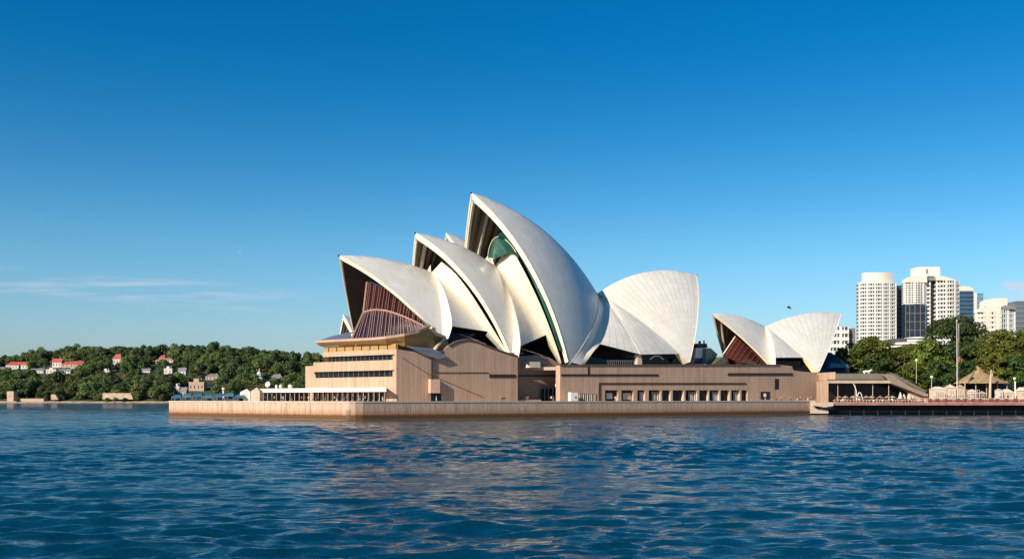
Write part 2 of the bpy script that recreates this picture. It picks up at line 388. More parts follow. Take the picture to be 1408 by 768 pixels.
mb.loft([[SD(a, b, QZ - 0.418) for a, b in oo], [SD(a, b, QZ) for a, b in oo], [SD(a, b, QZ) for a, b in ii], [SD(a, b, QZ - 0.418) for a, b in ii], [SD(a, b, QZ - 0.418) for a, b in oo]], True)
obj('coping', mb, mat('coping_granite', (0.50, 0.37, 0.29), 0.7), sw)
mb = MB(); mb.quad(*[SD(a, b, QZ - 0.06) for a, b in inset(QUAY_SD, 0.9)]); obj('promenade', mb, PAVE, kind='structure')
# return step at the right end of the quay, where the pale landing block juts out
mb = MB(); y0 = 372.5
mb.prism([Q(1114, 550, y0), Q(1114, 568, y0), Q(1139, 568, y0), Q(1139, 563, y0), Q(1121, 561, y0), Q(1121, 550, y0)], (0, 14, 0))
lb = obj('landing_block', mb, mat('pale_stone', (0.45, 0.335, 0.25), 0.8), base=Q(1120, 568, y0)); tag(lb, 'pale stepped stone landing block where the sea wall meets the timber wharf', 'landing')
mb = MB(); mb.prism([Q(1119.5, 553, y0 - 2), Q(1146, 552.6, y0 - 2), Q(1146, 557.6, y0 - 2), Q(1134, 559.6, y0 - 2), Q(1119.5, 557.4, y0 - 2)], (0, 5, 0)); obj('ledge', mb, MATS['pale_stone'], lb)

# ------------------------------------------------------------------ the shells
def npv(p): return np.array(p, float)
def sphere(A, B, Fp, Rr):
    a = B - A; b = Fp - A; n = np.cross(a, b); n2 = n @ n
    cc = A + (np.cross(n, a) * (b @ b) + np.cross(b, n) * (a @ a)) / (2 * n2)
    h = math.sqrt(max(Rr * Rr - (cc - A) @ (cc - A), 0)); n = n / math.sqrt(n2)
    c1, c2 = cc + n * h, cc - n * h
    return c1 if c1[1] > c2[1] else c2
def slerp(a, b, t):
    om = math.acos(max(-1, min(1, a @ b / np.linalg.norm(a) / np.linalg.norm(b))))
    return (math.sin((1 - t) * om) * a + math.sin(t * om) * b) / math.sin(om)
class Shell:
    """one vault: two mirrored spherical triangles meeting at the ridge; coordinates (s, d, z)"""
    def __init__(q, A, B, Fp, d0, vf, Rr, corr=None):
        q.d0, q.vf = d0, vf; q.A, q.B, q.F = sd_of(*A, d0), sd_of(*B, d0), sd_of(*Fp, d0 - vf)
        q.C = sphere(q.A, q.B, q.F, Rr); q.c = np.array([q.C[0], d0, q.C[2]]); q.R = Rr
    def at(q, u, v, off=0.0):                    # u: mouth 0 .. rear 1, v: ridge 0 .. foot 1
        rp = q.c + slerp(q.A - q.c, q.B - q.c, u)
        p = q.C + slerp(rp - q.C, q.F - q.C, v)
        if off:
            p = p + (p - q.C) / q.R * off
            if p[1] > q.d0: p[1] = q.d0
        return p
    def mir(q, p): return np.array([p[0], 2 * q.d0 - p[1], p[2]])
    def w(q, p, near=True): return SD(*(p if near else q.mir(p)))
    def v_at(q, py, u=0.0):                      # d of the rib where it crosses photo row py
        best = None
        for i in range(60):
            p = q.at(u, i / 59); w = SD(*p); r = HZ - F_PX * (w.z - EYE) / w.y
            if best is None or abs(r - py) < best[0]: best = (abs(r - py), p)
        return best[1][1]
def grid_obj(name, rows_list, m, parent, uvs=None, smooth=True):
    """rows_list: list of grids (rows of world points); uvs: matching grids of (u, v)"""
    vs, fs, uvf = [], [], []
    for gi, rows in enumerate(rows_list):
        o = len(vs); n = len(rows[0]); vs += [p for r in rows for p in r]
        for i in range(len(rows) - 1):
            for j in range(n - 1):
                q = ((i, j), (i, j + 1), (i + 1, j + 1), (i + 1, j))
                fs.append(tuple(o + a * n + b for a, b in q))
                if uvs: uvf += [uvs[gi][a][b] for a, b in q]
    ob = obj(name, (vs, fs), m, parent, smooth=smooth, fix=False)
    if uvs and len(rows_list) > 1:
        l = ob.data.uv_layers.new(name='UVMap'); l.data.foreach_set('uv', [c for p in uvf for c in p])
        bm = bmesh.new(); bm.from_mesh(ob.data); bmesh.ops.remove_doubles(bm, verts=bm.verts, dist=0.02); bmesh.ops.recalc_face_normals(bm, faces=bm.faces); bm.to_mesh(ob.data); bm.free()
        for e in ob.data.edges: pass
        return ob
    if uvs:
        l = ob.data.uv_layers.new(name='UVMap'); l.data.foreach_set('uv', [c for p in uvf for c in p])
    return ob
def build_shell(sh, parent, nrib, thick=1.5, flip=False, cap=True, rimw=1.0, vend=0.985, label=None, lin=None):
    lin = lin or LINING
    nu, nv = 34, 26
    us = [i / nu for i in range(nu + 1)]; vs = [vend * j / nv for j in range(nv + 1)]
    length = np.linalg.norm(sh.A - sh.F)
    def th(v): return thick * (1 - 0.45 * v)
    uv = [[(u * nrib, v * length) for v in vs] for u in us]
    out = [[[sh.w(sh.at(u, v), near) for v in vs] for u in us] for near in (True, False)]
    root = grid_obj('roof_shell', out, TILES, parent, [uv, uv])
    if label: root['label'] = label
    inn = [[[sh.w(sh.at(0.012 + u * 0.97, v, -th(v)), near) for v in vs] for u in us] for near in (True, False)]
    grid_obj('shell_lining', inn, lin, root, [uv, uv])
    # rim: a moulded band round the mouth and a closing strip down the rear edge
    rim = []
    for near in (True, False):
        for (u0, u1) in ((0.0, 0.022 * rimw), (1.0, 0.985)):
            rows = []
            for v in vs:
                o1 = 0.0; t = th(v)
                prof = [sh.at(u1, v, 0.02), sh.at(u0, v, 0.12), sh.at(u0, v, -t * 0.45), sh.at(u0 + (u1 - u0) * 0.3, v, -t * 0.5), sh.at(u0 + (u1 - u0) * 0.3, v, -t * 1.02), sh.at(u1, v, -t * 1.05)]
                rows.append([sh.w(p, near) for p in prof])
            rim.append(rows)
    grid_obj('shell_rim', rim, RIM, root, smooth=False)
    if cap:
        a = sh.w(sh.at(0, 0.0, 0)); c = MB(); c.lathe(a, [(0.0, -0.6), (0.34, -0.3), (0.36, 0.05), (0.2, 0.25), (0.0, 0.3)], 8); obj('apex_cap', c, BLACK, root)
    return root

D0 = 54.0
hall = thing('concert_hall', 'large concert hall of overlapping white tiled sail-like shells with a tall central peak', 'building', SD(70, D0, 17))
S1 = Shell((466, 351), (594, 374), (608, 468), D0, 33, 108)
S2 = Shell((571, 320), (682, 366), (703, 490), D0, 35, 82)
S3 = Shell((648, 265), (821, 403), (782, 502), D0, 36, 104)
S4 = Shell((958, 378), (822, 403), (948, 500), D0, 25, 100)
build_shell(S1, hall, 14, thick=1.3, lin=mat('shaded_lining', (0.050, 0.036, 0.028), 0.8), label='lowest front shell over the bronze glass prow')  # darker lining copy: the mouth's shade is put into its colour
build_shell(S2, hall, 14, thick=2.0, label='middle shell with a pale brown open mouth')
build_shell(S3, hall, 18, thick=2.3, label='tallest shell with green glass in its mouth')
build_shell(S4, hall, 16, rimw=0.8, label='rear shell opening away to the right')

def ribbon(name, shell, left, right, m, parent, n=16, k=5, bulge=0.0, both=True):
    """left/right: world-space curves as functions of t; near half plus its mirror image"""
    rows = []; uv = []
    for i in range(n + 1):
        t = i / n; a, b = left(t), right(t); row = []
        for j in range(k + 1):
            f = j / k; p = a + (b - a) * f; p = p + np.array([0, -1, 0.25]) * bulge * 4 * f * (1 - f) * math.sin(math.pi * min(1, t * 0.8 + 0.15)); row.append(p)
        rows.append(row); uv.append([(j / k * 5, t * 40) for j in range(k + 1)])
    near = [[SD(*p) for p in r] for r in rows]; far = [[SD(*shell.mir(p)) for p in r] for r in rows]
    ob = grid_obj(name, [near], m, parent, [uv])
    if both: grid_obj(name, [far], m, parent, [uv])
    return ob
def curve(pts):                                   # pts: (px, py, d) -> function of t giving (s, d, z)
    c = [sd_of(*p) for p in pts]
    return lambda t: poly_at(c, t)

def side_shell(parent, prev, nxt, pL2, M_, N_, bot, foot):
    """infill vault between two shells: bright return strip, shaded flank, cream band facing the mouth"""
    lu = lambda t: prev.at(1.0, 0.0 + t * 0.965, 0.05)
    # right edge of the strip: traced, pushed toward the quay from the rear rib of the previous shell
    c2 = []
    for i, (px, py) in enumerate(pL2):
        d = prev.v_at(py, 1.0); f = i / (len(pL2) - 1)
        c2.append((px, py, max(d - 4.2 * math.sin(math.pi * min(1, f * 0.85 + 0.02)) ** 0.8, 14.5)))
    l2 = curve(c2)
    strip = ribbon('return_strip', prev, lu, l2, RIM, parent)
    mcv = curve(M_); ncv = curve(N_)
    ribbon('cream_band', prev, mcv, ncv, RIM, parent, bulge=0.5)
    # flank: between the strip edge (down to its lower corner) and the band edge (down to bot)
    tb, tm = bot
    ribbon('side_shell', prev, lambda t: l2(t * tb), lambda t: mcv(t * tm), TILES, parent, k=8, bulge=-0.4)
    ribbon('foot_face', prev, lambda t: mcv(lerp(tm, 1.0, t)) + np.array([-0.05, 0.02, 0]), lambda t: sd_of(*[lerp(a, b, t) for a, b in zip(foot[0], foot[1])]), CONC, parent, n=6, k=2)
    return l2, mcv, ncv
side_shell(hall, S1, S2,
    [(594, 374), (605, 388), (613, 406), (619, 428), (621.5, 448), (616, 466)],
    [(594, 374, 53.7), (611, 387, 48), (630, 405, 41), (647, 424, 35.2), (660, 441, 30.8), (672, 457, 26.8), (685, 472, 23.2), (697, 487, 20.4)],
    [(607, 360, 50), (625, 375, 42), (645, 400, 33), (665, 431, 26.8), (681, 457, 23.2), (692, 475, 21.2), (700, 487, 20)],
    (0.80, 0.70), ((668, 461, 24), (690, 484, 20)))
side_shell(hall, S2, S3,
    [(681, 364), (690, 381), (700, 403), (709, 430), (714, 455), (715.5, 475), (713, 491)],
    [(681, 364, 53.7), (697, 380, 48), (715, 402, 41), (730, 424, 35), (743, 446, 30), (755, 468, 25.5), (765, 485, 21.8), (772, 500, 19.2)],
    [(702, 340, 47), (715, 362, 38.5), (730, 391, 30.5), (744, 421, 25.5), (756, 451, 22.2), (767, 482, 19.8), (772, 501, 19)],
    (0.84, 0.66), ((755, 477, 22), (768, 499, 19)))
# rear side vault between the tall shell and the rear shell
def rear_vault(parent):
    fl = curve([(818, 404, D0 - 0.2), (829, 420, D0 - 7), (828, 436, D0 - 14), (818, 462, D0 - 24), (807, 484, D0 - 31), (799, 501, D0 - 35)])
    fr = curve([(830, 410, D0 - 1), (830, 426, D0 - 9), (829, 448, D0 - 18), (825.5, 471, D0 - 25.5), (816, 483, D0 - 31), (803.5, 501, D0 - 34)])
    ribbon('return_strip', S3, fl, fr, RIM, parent)
    ribbon('side_shell', S3, lambda t: S3.at(1.0, t * 0.97, 0.05), fl, TILES, parent, k=4)
    seam = curve([(830, 410, D0 - 1), (843, 426, D0 - 9), (860, 450, D0 - 18), (872, 471, D0 - 24), (881, 487, D0 - 28)])
    low = lambda t: S4.at(1.0, t * 0.88, 0.06)
    def left(t): return fr(t * 0.62)
    ribbon('side_shell', S3, left, seam, TILES, parent, k=8, bulge=0.5)
    ribbon('side_shell', S3, seam, low, TILES, parent, k=8, bulge=0.5)
    ml = MB(); pts = [seam(i / 12) for i in range(13)]
    for near in (True, False): ml.tube([SD(*(p if near else S4.mir(p))) + Vector((0, 0, 0.05)) for p in pts], 0.16, 5)
    obj('seam_joint', ml, CONC, parent)
    c = MB(); c.prism([P(876, 487, D0 - 27), P(882, 487, D0 - 27), P(883, 501, D0 - 27), P(876.5, 501, D0 - 27)], SD(0, 1.6, 0) - SD(0, 0, 0)); obj('column', c, CONC, parent)
    k = lambda t: S4.at(1.0, 0.86 + 0.125 * t, 0.06)
    ribbon('foot_face', S3, k, lambda t: sd_of(lerp(924, 938, t), lerp(481, 501, t), D0 - 22), CONC, parent, n=6, k=2)
rear_vault(hall)

# added dark backing standing in for interior shade in the openings under the vaults
fg = MB(); a, b = sd_of(612, 480, D0 - 26), sd_of(938, 480, D0 - 20)
fg.prism([SD(a[0], D0 - 25, 15), SD(b[0], D0 - 19, 15), SD(b[0], D0 - 19, 21.5), SD(S4.F[0] - 30, D0 - 19, 22.5), SD(S3.F[0], D0 - 21, 24.0), SD(S2.F[0], D0 - 22, 29), SD(a[0], D0 - 24, 30)], SD(0, 1.0, 0) - SD(0, 0, 0))
obj('vault_backing', fg, GLASS, hall)
fg = MB(); fg.prism([SD(S1.F[0] + 6, D0, 15), SD(172, D0, 15), SD(172, D0, 38), SD(S1.F[0] + 6, D0, 38)], SD(0, 0.5, 0) - SD(0, 0, 0)); obj('inner_backing', fg, MATS['shadow_concrete'], hall)
for px, py, d in [(640, 462, 24), (650, 466, 24), (660, 470, 24), (725, 482, 21), (738, 486, 21), (750, 492, 21)]:
    p = sd_of(px, py, d); fb = MB(); fb.tube([SD(p[0] - 2.2, d, p[2] + 0.6), SD(p[0] + 2.2, d, p[2] - 0.5)], 0.12, 4); obj('roof_edge_bar', fb, STEEL, hall)
fb = MB()
for i in range(14):
    p = sd_of(836 + i * 2.9, 495.6, 25); fb.tube([SD(p[0], 25, p[2] - 1.4), SD(p[0], 25, p[2] + 0.02)], 0.06, 4)
p, q = sd_of(834, 495.5, 25), sd_of(875, 495.5, 25); fb.tube([SD(p[0], 25, p[2]), SD(q[0], 25, q[2])], 0.09, 4)
obj('foyer_railing', fb, STEEL, hall); fb = MB()
arc = [P(894 + 18 * i / 10, 499 - 10 * math.sin(math.pi * (0.08 + 0.84 * i / 10)) ** 0.5, 27) for i in range(11)]; fb.tube(arc, 0.14, 5)
obj('arched_frame', fb, STEEL, hall)

# dark backing that paints interior shade inside the three mouths facing the harbour
def mouth_wall(sh, parent, m, u, name, v0, v1, inset_=1.6):
    rows = []; n = 18
    for i in range(n + 1):
        v = lerp(v0, v1, i / n); p = sh.at(u, v, -inset_); q = sh.mir(p)
        rows.append([SD(*(p + (q - p) * f)) for f in np.linspace(0, 1, 7)])
    return grid_obj(name, [rows], m, parent, smooth=False)
mouth_wall(S1, hall, DARKC, 0.42, 'mouth_backing', 0.02, 0.98)
mouth_wall(S2, hall, mat('mouth_shadow', (0.03, 0.022, 0.016), 0.6), 0.30, 'mouth_backing', 0.02, 0.98)
mouth_wall(S3, hall, MATS['mouth_shadow'], 0.34, 'mouth_backing', 0.02, 0.98)
# green inner vault under the tallest shell: glass that follows the rim down to the foot
def green_vault():
    lo = curve([(674, 330, D0 - 1), (690, 327, D0 - 7), (704, 336, D0 - 13), (720, 362, D0 - 19), (738, 400, D0 - 26), (754, 440, D0 - 31), (765, 470, D0 - 34), (770, 482, D0 - 35)])
    hi = lambda t: S3.at(0.045, 0.26 + t * 0.66, -1.5)
    ribbon('green_glazing', S3, lambda t: lo(t) + np.array([0.8, 0.8, 0]), hi, GREEN_G, hall, n=20, k=4, both=False)
    for j in (0.2, 0.45, 0.7):
        mbm = MB()
        pts = [np.array(lo(i / 20)) + (hi(i / 20) - lo(i / 20)) * j + np.array([-0.12, -0.12, 0]) for i in range(7, 21)]
        mbm.tube([SD(*p) for p in pts], 0.13, 4); obj('glazing_bar', mbm, mat('green_bar', (0.03, 0.13, 0.085), 0.4), hall)
    arc_ = curve([(671, 353, D0 - 1), (672.5, 342, D0 - 2), (677, 331, D0 - 3), (684, 325.5, D0 - 5), (693, 328, D0 - 8), (702, 336, D0 - 12), (710, 347, D0 - 15)])
    low_ = curve([(672, 356, D0 - 2), (678, 354, D0 - 3), (684, 351, D0 - 5), (691, 348, D0 - 7), (698, 345, D0 - 9), (704, 346, D0 - 12), (710, 352, D0 - 15)])
    ribbon('green_canopy', S3, arc_, lambda t: low_(t) + np.array([0.4, 0, -0.6]), mat('green_canopy_glass', (0.009, 0.060, 0.040), 0.25), hall, n=20, k=6, both=False, bulge=-0.5)
    ribbon('green_canopy', S3, lambda t: arc_(t) + np.array([3.5, 2.0, 2.6 * math.sin(math.pi * min(1, t * 0.9 + 0.1))]), arc_, mat('green_canopy_dark', (0.012, 0.055, 0.055), 0.3), hall, n=20, k=3, both=False)
    e_ = MB(); e_.tube([SD(*(arc_(i / 20) + np.array([-0.1, -0.1, 0]))) for i in range(21)], 0.16, 5); obj('canopy_edge', e_, CONC, hall)
green_vault()
# pale stiffening rib on the far inner side of each mouth
for sh, u in ((S2, 0.12), (S3, 0.12)):
    r = MB(); r.tube([SD(*sh.mir(sh.at(u, v, -1.9))) for v in np.linspace(0.05, 0.97, 16)], 0.75, 6); obj('inner_rib', r, CONC, hall)

# ------------------------------------------------------------------ podium
K = sd_of(545, 551, 16); KS = K[0]
G_ = np.array([-0.335, 0.942])
def on_facade(px, out=0.0):                       # (s, d) on the north face line seen at column px
    best = None
    for d in np.arange(-10, 120, 0.05):
        s = KS + (d - 16) * G_[0] / G_[1] - out * 0.942; dd = d - out * 0.335
        q = O2 + s * E2 + dd * M2; x = CX + F_PX * q[0] / q[1]
        if best is None or abs(x - px) < best[0]: best = (abs(x - px), (s, dd))
    return best[1]
pod = thing('podium_building', 'stepped pinkish granite podium building under the shells with window bands', 'building', SD(80, 40, QZ - 0.06))
def seg(pxa, pxb): return on_facade(pxa), on_facade(pxb)
def tier(left_px, z0, z1, m, off, name='facade_tier'):
    L_ = on_facade(left_px); a = off
    pts = [(KS + a * 0.9, 16 + a * 0.9 + 0.0), (L_[0] + a, L_[1] - a * 0.4), (sd_of(left_px + 3, 551, 97)[0] + a, 97), (60, 97), (60, 24), (KS + a + 2.0, 18.6)]
    mbp = MB(); mbp.plan(pts[::1], z0, z1); return obj(name, mbp, m, pod)
def zK(py): return EYE + (HZ - py) / F_PX * 298.8
BASE = QZ - 0.06
tier(444, zK(486.6), zK(479.6), GRAN, 0.0)
tier(431, zK(508.2), zK(494.2), GRAN, 0.0)
tier(424, zK(532.2), zK(517.2), GRAN, 0.0)
for (lp, a, b) in ((446, 494.2, 486.6), (428, 517.2, 508.2), (424, 552, 532.2)):
    w = tier(lp, zK(a), zK(b), GLASS, 1.3, 'window_band')
    n = 16
    A_, B_ = on_facade(lp + 3), on_facade(543)
    for i in range(n):
        f = (i + 0.5) / n; s, d = lerp(A_[0], B_[0], f) + 1.05, lerp(A_[1], B_[1], f) - 0.2
        mm = MB(); mm.tube([SD(s, d, zK(a) + 0.01), SD(s, d, zK(b) - 0.01)], 0.07 if a < 540 else 0.14, 4); obj('mullion', mm, STEEL if a < 540 else CREAM, w)
# solid end piers of the north face, right of the window bands
for (pa, za, zb) in ((543.5, 494.2, 486.6), (543, 517.2, 508.2), (531, 552, 532.2)):
    a = on_facade(pa); mbp = MB(); mbp.plan([(KS, 16), (a[0], a[1]), (a[0] + 1.6, a[1] + 0.6), (KS + 2, 18.4)], zK(za) + 0.004 if za < 550 else BASE, zK(zb) - 0.004); obj('end_pier', mbp, GRAN, pod)
# upper bronze band and metal roof slab under the glass prow
bt = [(KS + 0.5, 16.4), (on_facade(443)[0] + 0.6, on_facade(443)[1]), (31, 97), (60, 97), (60, 24), (KS + 2.6, 19)]
mbp = MB(); mbp.plan(bt, zK(479.6), zK(472)); obj('upper_band', mbp, SOFFIT, pod)
A_, B_ = on_facade(450), on_facade(543)
for i in range(9):
    f = i / 8; s, d = lerp(A_[0], B_[0], f) + 0.45, lerp(A_[1], B_[1], f)
    mm = MB(); mm.tube([SD(s, d, zK(479.4)), SD(s, d, zK(472.5))], 0.12, 4); obj('band_post', mm, BRONZE_SHADE, pod)
def edge_pt(px, py, out): 
    s, d = on_facade(px, out); return np.array([s, d, sd_of(px, py, d)[2]])
slab_o = [edge_pt(434, 471, 2.2), edge_pt(460, 469.6, 2.2), edge_pt(483, 468.6, 2.2), edge_pt(510, 467.2, 2.2), edge_pt(530, 465.4, 2.2), sd_of(556, 461.5, 14.6), sd_of(577, 456.8, 14.6), sd_of(592, 450.5, 15.5)]
slab_i = [np.array(on_facade(443) + (zK(471.5),)), np.array(on_facade(463) + (zK(471.5),)), np.array(on_facade(485) + (zK(471.5),)), np.array(on_facade(511) + (zK(472),)), np.array(on_facade(531) + (zK(472.5),)), sd_of(556, 476, 16.6), sd_of(580, 483, 16.8), sd_of(600, 484, 17)]
fasc = [p + np.array([0, 0, 0.75]) for p in slab_o]
mid = [0.5 * (a + b) + np.array([0.2, 0.2, -0.25]) for a, b in zip(slab_o, slab_i)]
pr = obj('prow_soffit', (lambda m: (m.loft([[SD(*p) for p in slab_o], [SD(*p) for p in mid], [SD(*p) for p in slab_i]]), m)[1])(MB()), SOFFIT, pod)
mbp = MB(); mbp.loft([[SD(*(p + np.array([0, 0, -0.02]))) for p in slab_o], [SD(*p) for p in fasc], [SD(*(p + np.array([1.0, 1.0, 0.05]))) for p in fasc]]); obj('prow_edge', mbp, mat('prow_edge_bronze', (0.40, 0.26, 0.19), 0.5), pod)
# right hand end of the soffit: folded arms reaching to the shell foot, with a shaded spandrel
mbp = MB(); mbp.loft([[P(592, 450.5, 15.5), P(600, 459, 17), P(612, 464.5, 19.5)], [P(592, 462, 17), P(601, 468, 18.5), P(615, 467, 20)], [P(600, 484, 17), P(604, 481, 17.5), P(617, 475, 18)]]); obj('soffit_arm', mbp, SOFFIT, pod)
mbp = MB(); mbp.tube([P(592.5, 450, 15.2), P(600, 459, 16.6), P(611.5, 463.5, 19)], 0.55, 6); mbp.tube([P(612, 463.8, 19), P(600, 477, 15.7), P(594.5, 484, 15.7)], 0.5, 6); obj('edge_beam', mbp, mat('pale_beam', (0.62, 0.45, 0.28), 0.6), pod)
mbp = MB(); mbp.prism([P(560, 476.5, 15.4), P(601, 481, 15.2), P(615, 490.5, 14.9), P(603, 493.5, 14.9), P(585, 488, 15.2)], SD(0, 0.4, 0.3) - SD(0, 0, 0)); obj('hanging_fin', mbp, ROOFG, pod)
mbp = MB(); mbp.tube([P(594, 484, 15.7), P(594, 522, 15.7)], 0.32, 6); obj('downpipe', mbp, BRONZE_SHADE, pod)
# sloping grey roof at the far left of the prow
mbp = MB(); mbp.loft([[SD(*p) for p in fasc[:3]], [P(441, 467, 56), P(464, 463.2, 50), P(482.5, 466.0, 42)], [P(455, 462.2, 70), P(470, 458.5, 66), P(483, 456, 62)], [P(466, 461, 90), P(482, 458, 90), P(495, 458, 85)]]); obj('sloping_roof', mbp, ROOFG, pod, smooth=True)

# bronze louvred glass of the prow
def prow():
    W = D0
    up_t = [sd_of(505, 388, W - 2), sd_of(517, 392, W - 7), sd_of(532, 399, 41), sd_of(548, 412, 36), sd_of(563, 425, 30), sd_of(577, 438, 26), sd_of(590, 451, 22)]
    fold = [sd_of(500, 430, W - 5), sd_of(512, 426.5, W - 9), sd_of(528, 427, 39), sd_of(545, 431.5, 33.5), sd_of(561, 438, 28.5), sd_of(576, 445, 25), sd_of(590, 452.5, 21.5)]
    base_ = [fasc[2] + np.array([0.5, 0.3, 0.05])] + [np.array(poly_at([f + np.array([0.4, 0.5, 0.05]) for f in fasc[2:]], i / 6)) for i in range(1, 7)]
    rows = lambda a, b: [[SD(*(np.array(poly_at(a, i / 30)) * (1 - j / 4) + np.array(poly_at(b, i / 30)) * (j / 4))) for i in range(31)] for j in range(5)]
    g1 = grid_obj('upper_glass', [rows(up_t, fold)], BRONZE_G, hall, smooth=False)
    g2 = grid_obj('lower_glass', [rows(fold, base_)], MAUVE_G, hall, smooth=False)
    nrm = np.array([-0.22, -0.30, 0.06])
    for i in range(24):
        t = (i + 0.3 + 0.22 * math.sin(i * 2.7)) / 24; b = MB(); a, c = np.array(poly_at(up_t, t)), np.array(poly_at(fold, t))
        b.tube([SD(*(a + nrm)), SD(*(c + nrm))], 0.19, 4); obj('glazing_fin', b, BRONZE, g1)
    for i in range(27):
        t = (i + 0.25 + 0.22 * math.sin(i * 1.9)) / 27; b = MB(); a, c = np.array(poly_at(fold, t)), np.array(poly_at(base_, t))
        b.tube([SD(*(a + nrm)), SD(*(c + nrm))], 0.18, 4); obj('glazing_fin', b, mat('mauve_fin', (0.29, 0.185, 0.17), 0.4), g2)
    b = MB(); b.tube([SD(*(np.array(poly_at(fold, i / 20)) + nrm * 1.3)) for i in range(21)], 0.32, 5)
    b.tube([SD(*(up_t[0] + nrm)), SD(*(fold[0] + nrm))], 0.35, 5); b.tube([SD(*(fold[0] + nrm)), SD(*(base_[0] + nrm))], 0.42, 5)
    for (x, y) in (((512, 432, 42), (502, 464, 30)), ((560, 440, 26), (512, 465, 24)), ((575, 447, 23), (535, 463, 18))):
        b.tube([P(*x), P(*y)], 0.2, 4)
    obj('fold_beam', b, mat('fold_bronze', (0.36, 0.215, 0.175), 0.4), hall)
    # pale cheek wall at the left end of the upper glass
    c = MB(); c.loft([[SD(*up_t[0]), SD(*fold[0])], [SD(*(up_t[0] + np.array([9, 5, 1]))), SD(*(fold[0] + np.array([7, 9, 0])))]]); obj('cheek', c, MATS['mauve_fin'], hall)
    t_ = MB(); t_.loft([[SD(*p) for p in up_t], [SD(*(p + np.array([4, 2.5, 1.5 if i < 5 else 0.4]))) for i, p in enumerate(up_t)]]); obj('glass_roof', t_, BLUE_G, hall)
prow()

# quay-side walls: each outline is traced on its own plane and given thickness
DV = SD(0, 1, 0) - SD(0, 0, 0)
def wall(pix, d, t, m=GRAN, name='wall', parent=pod):
    b = MB(); b.prism([P(x, y, d) if y < 900 else SD(sd_of(x, 551, d)[0], d, BASE) for x, y in pix], DV * t); return obj(name, b, m, parent)
G0 = 999
wall([(545, G0), (545, 479.6), (560, 482), (600, 486), (610, 480), (617, 475), (628, 469.5), (640, 467), (655, 470), (672, 477), (690, 483.5), (712, 490), (712, G0)], 16, 2.6)
wall([(712, 489.5), (745, 487.2), (757, 492), (770.4, 500), (771.5, G0), (712, G0)], 22.5, 1.5, mat('shaded_granite', (0.27, 0.185, 0.14), 0.75), 'recess_wall')  # darker granite copy, recess shade painted into the colour
wall([(770, 536), (770, 502), (1070, 501), (1089, 503), (1091, 509), (1110, 511), (1131, 517), (1131, 536)], 13, 2.4)
wall([(770, G0), (770, 536), (829, 536), (829, G0)], 13, 2.4); wall([(1028, G0), (1028, 536), (1131, 536), (1131, G0)], 13, 2.4)
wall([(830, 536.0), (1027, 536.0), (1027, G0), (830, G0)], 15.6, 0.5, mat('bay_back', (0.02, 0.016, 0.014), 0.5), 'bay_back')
# roof terraces
b = MB(); z = sd_of(770, 501.5, 13)[2]
b.plan([(sd_of(771, 502, 15)[0], 15.6), (sd_of(1130, 515, 15)[0], 15.6), (225, 90), (60, 96), (46, 26), (sd_of(712, 490, 22)[0], 24.2)], z - 1.6, z - 0.5); obj('terrace', b, PAVE, pod)
b = MB(); b.plan([(KS + 2.4, 18.7), (sd_of(712, 490, 22)[0], 18.7), (sd_of(712, 490, 22)[0], 24.2), (46, 26), (46, 90), (KS + 12, 90)], zK(480), zK(479) ); obj('terrace', b, PAVE, pod)
# right end return wall
a = sd_of(1131, 517, 13); b = MB(); b.prism([SD(a[0], 13.02, BASE), SD(a[0], 13.02, a[2]), SD(a[0] + 12, 70, a[2]), SD(a[0] + 12, 70, BASE)], SD(-2, 0, 0) - SD(0, 0, 0)); obj('wall', b, GRAN, pod)
# proud dark strips: shade of the wall's recess lines put into colour
def wall_strip(x0, x1, y0, y1, d, name='shade_strip', m=BRONZE_SHADE, proud=0.18):
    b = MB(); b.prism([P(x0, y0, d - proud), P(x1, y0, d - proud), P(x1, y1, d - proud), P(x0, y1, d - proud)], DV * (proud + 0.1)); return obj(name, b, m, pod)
wall_strip(772, 905, 514.0, 516.6, 13); wall_strip(808.5, 810.2, 503, 513.9, 13); wall_strip(824, 1026, 526.0, 528.0, 13); wall_strip(823.8, 825.6, 528.2, 550.5, 13)
wall_strip(1001, 1090, 512.6, 515.8, 13); wall_strip(770, 1072, 500.6, 502.0, 13, 'parapet_cap', DARKC, 0.3)
wall_strip(673, 709, 514.4, 518.6, 16); wall_strip(598, 672, 511.6, 512.3, 16); wall_strip(712, 771, 515, 517.5, 22.5)
b = MB(); b.tube([P(552, 491, 15.9), P(590, 514.5, 15.9), P(665, 546, 15.9)], 0.07, 4); obj('stair_line', b, DARKC, pod)
b = MB(); b.tube([P(617, 474.8, 16), P(628, 469.3, 16), P(640, 466.6, 16), P(655, 469.5, 16), P(672, 476.5, 16), P(690, 483, 16), P(712, 489.6, 16)], 0.35, 5); obj('parapet_cap', b, DARKC, pod)
# lit window box in the recess
b = MB(); b.prism([P(728.5, 497, 18.2), P(743, 497, 18.2), P(743, 505, 18.2), P(728.5, 505, 18.2)], DV * 4.2); bx_ = obj('bay_window', b, CONC, pod)
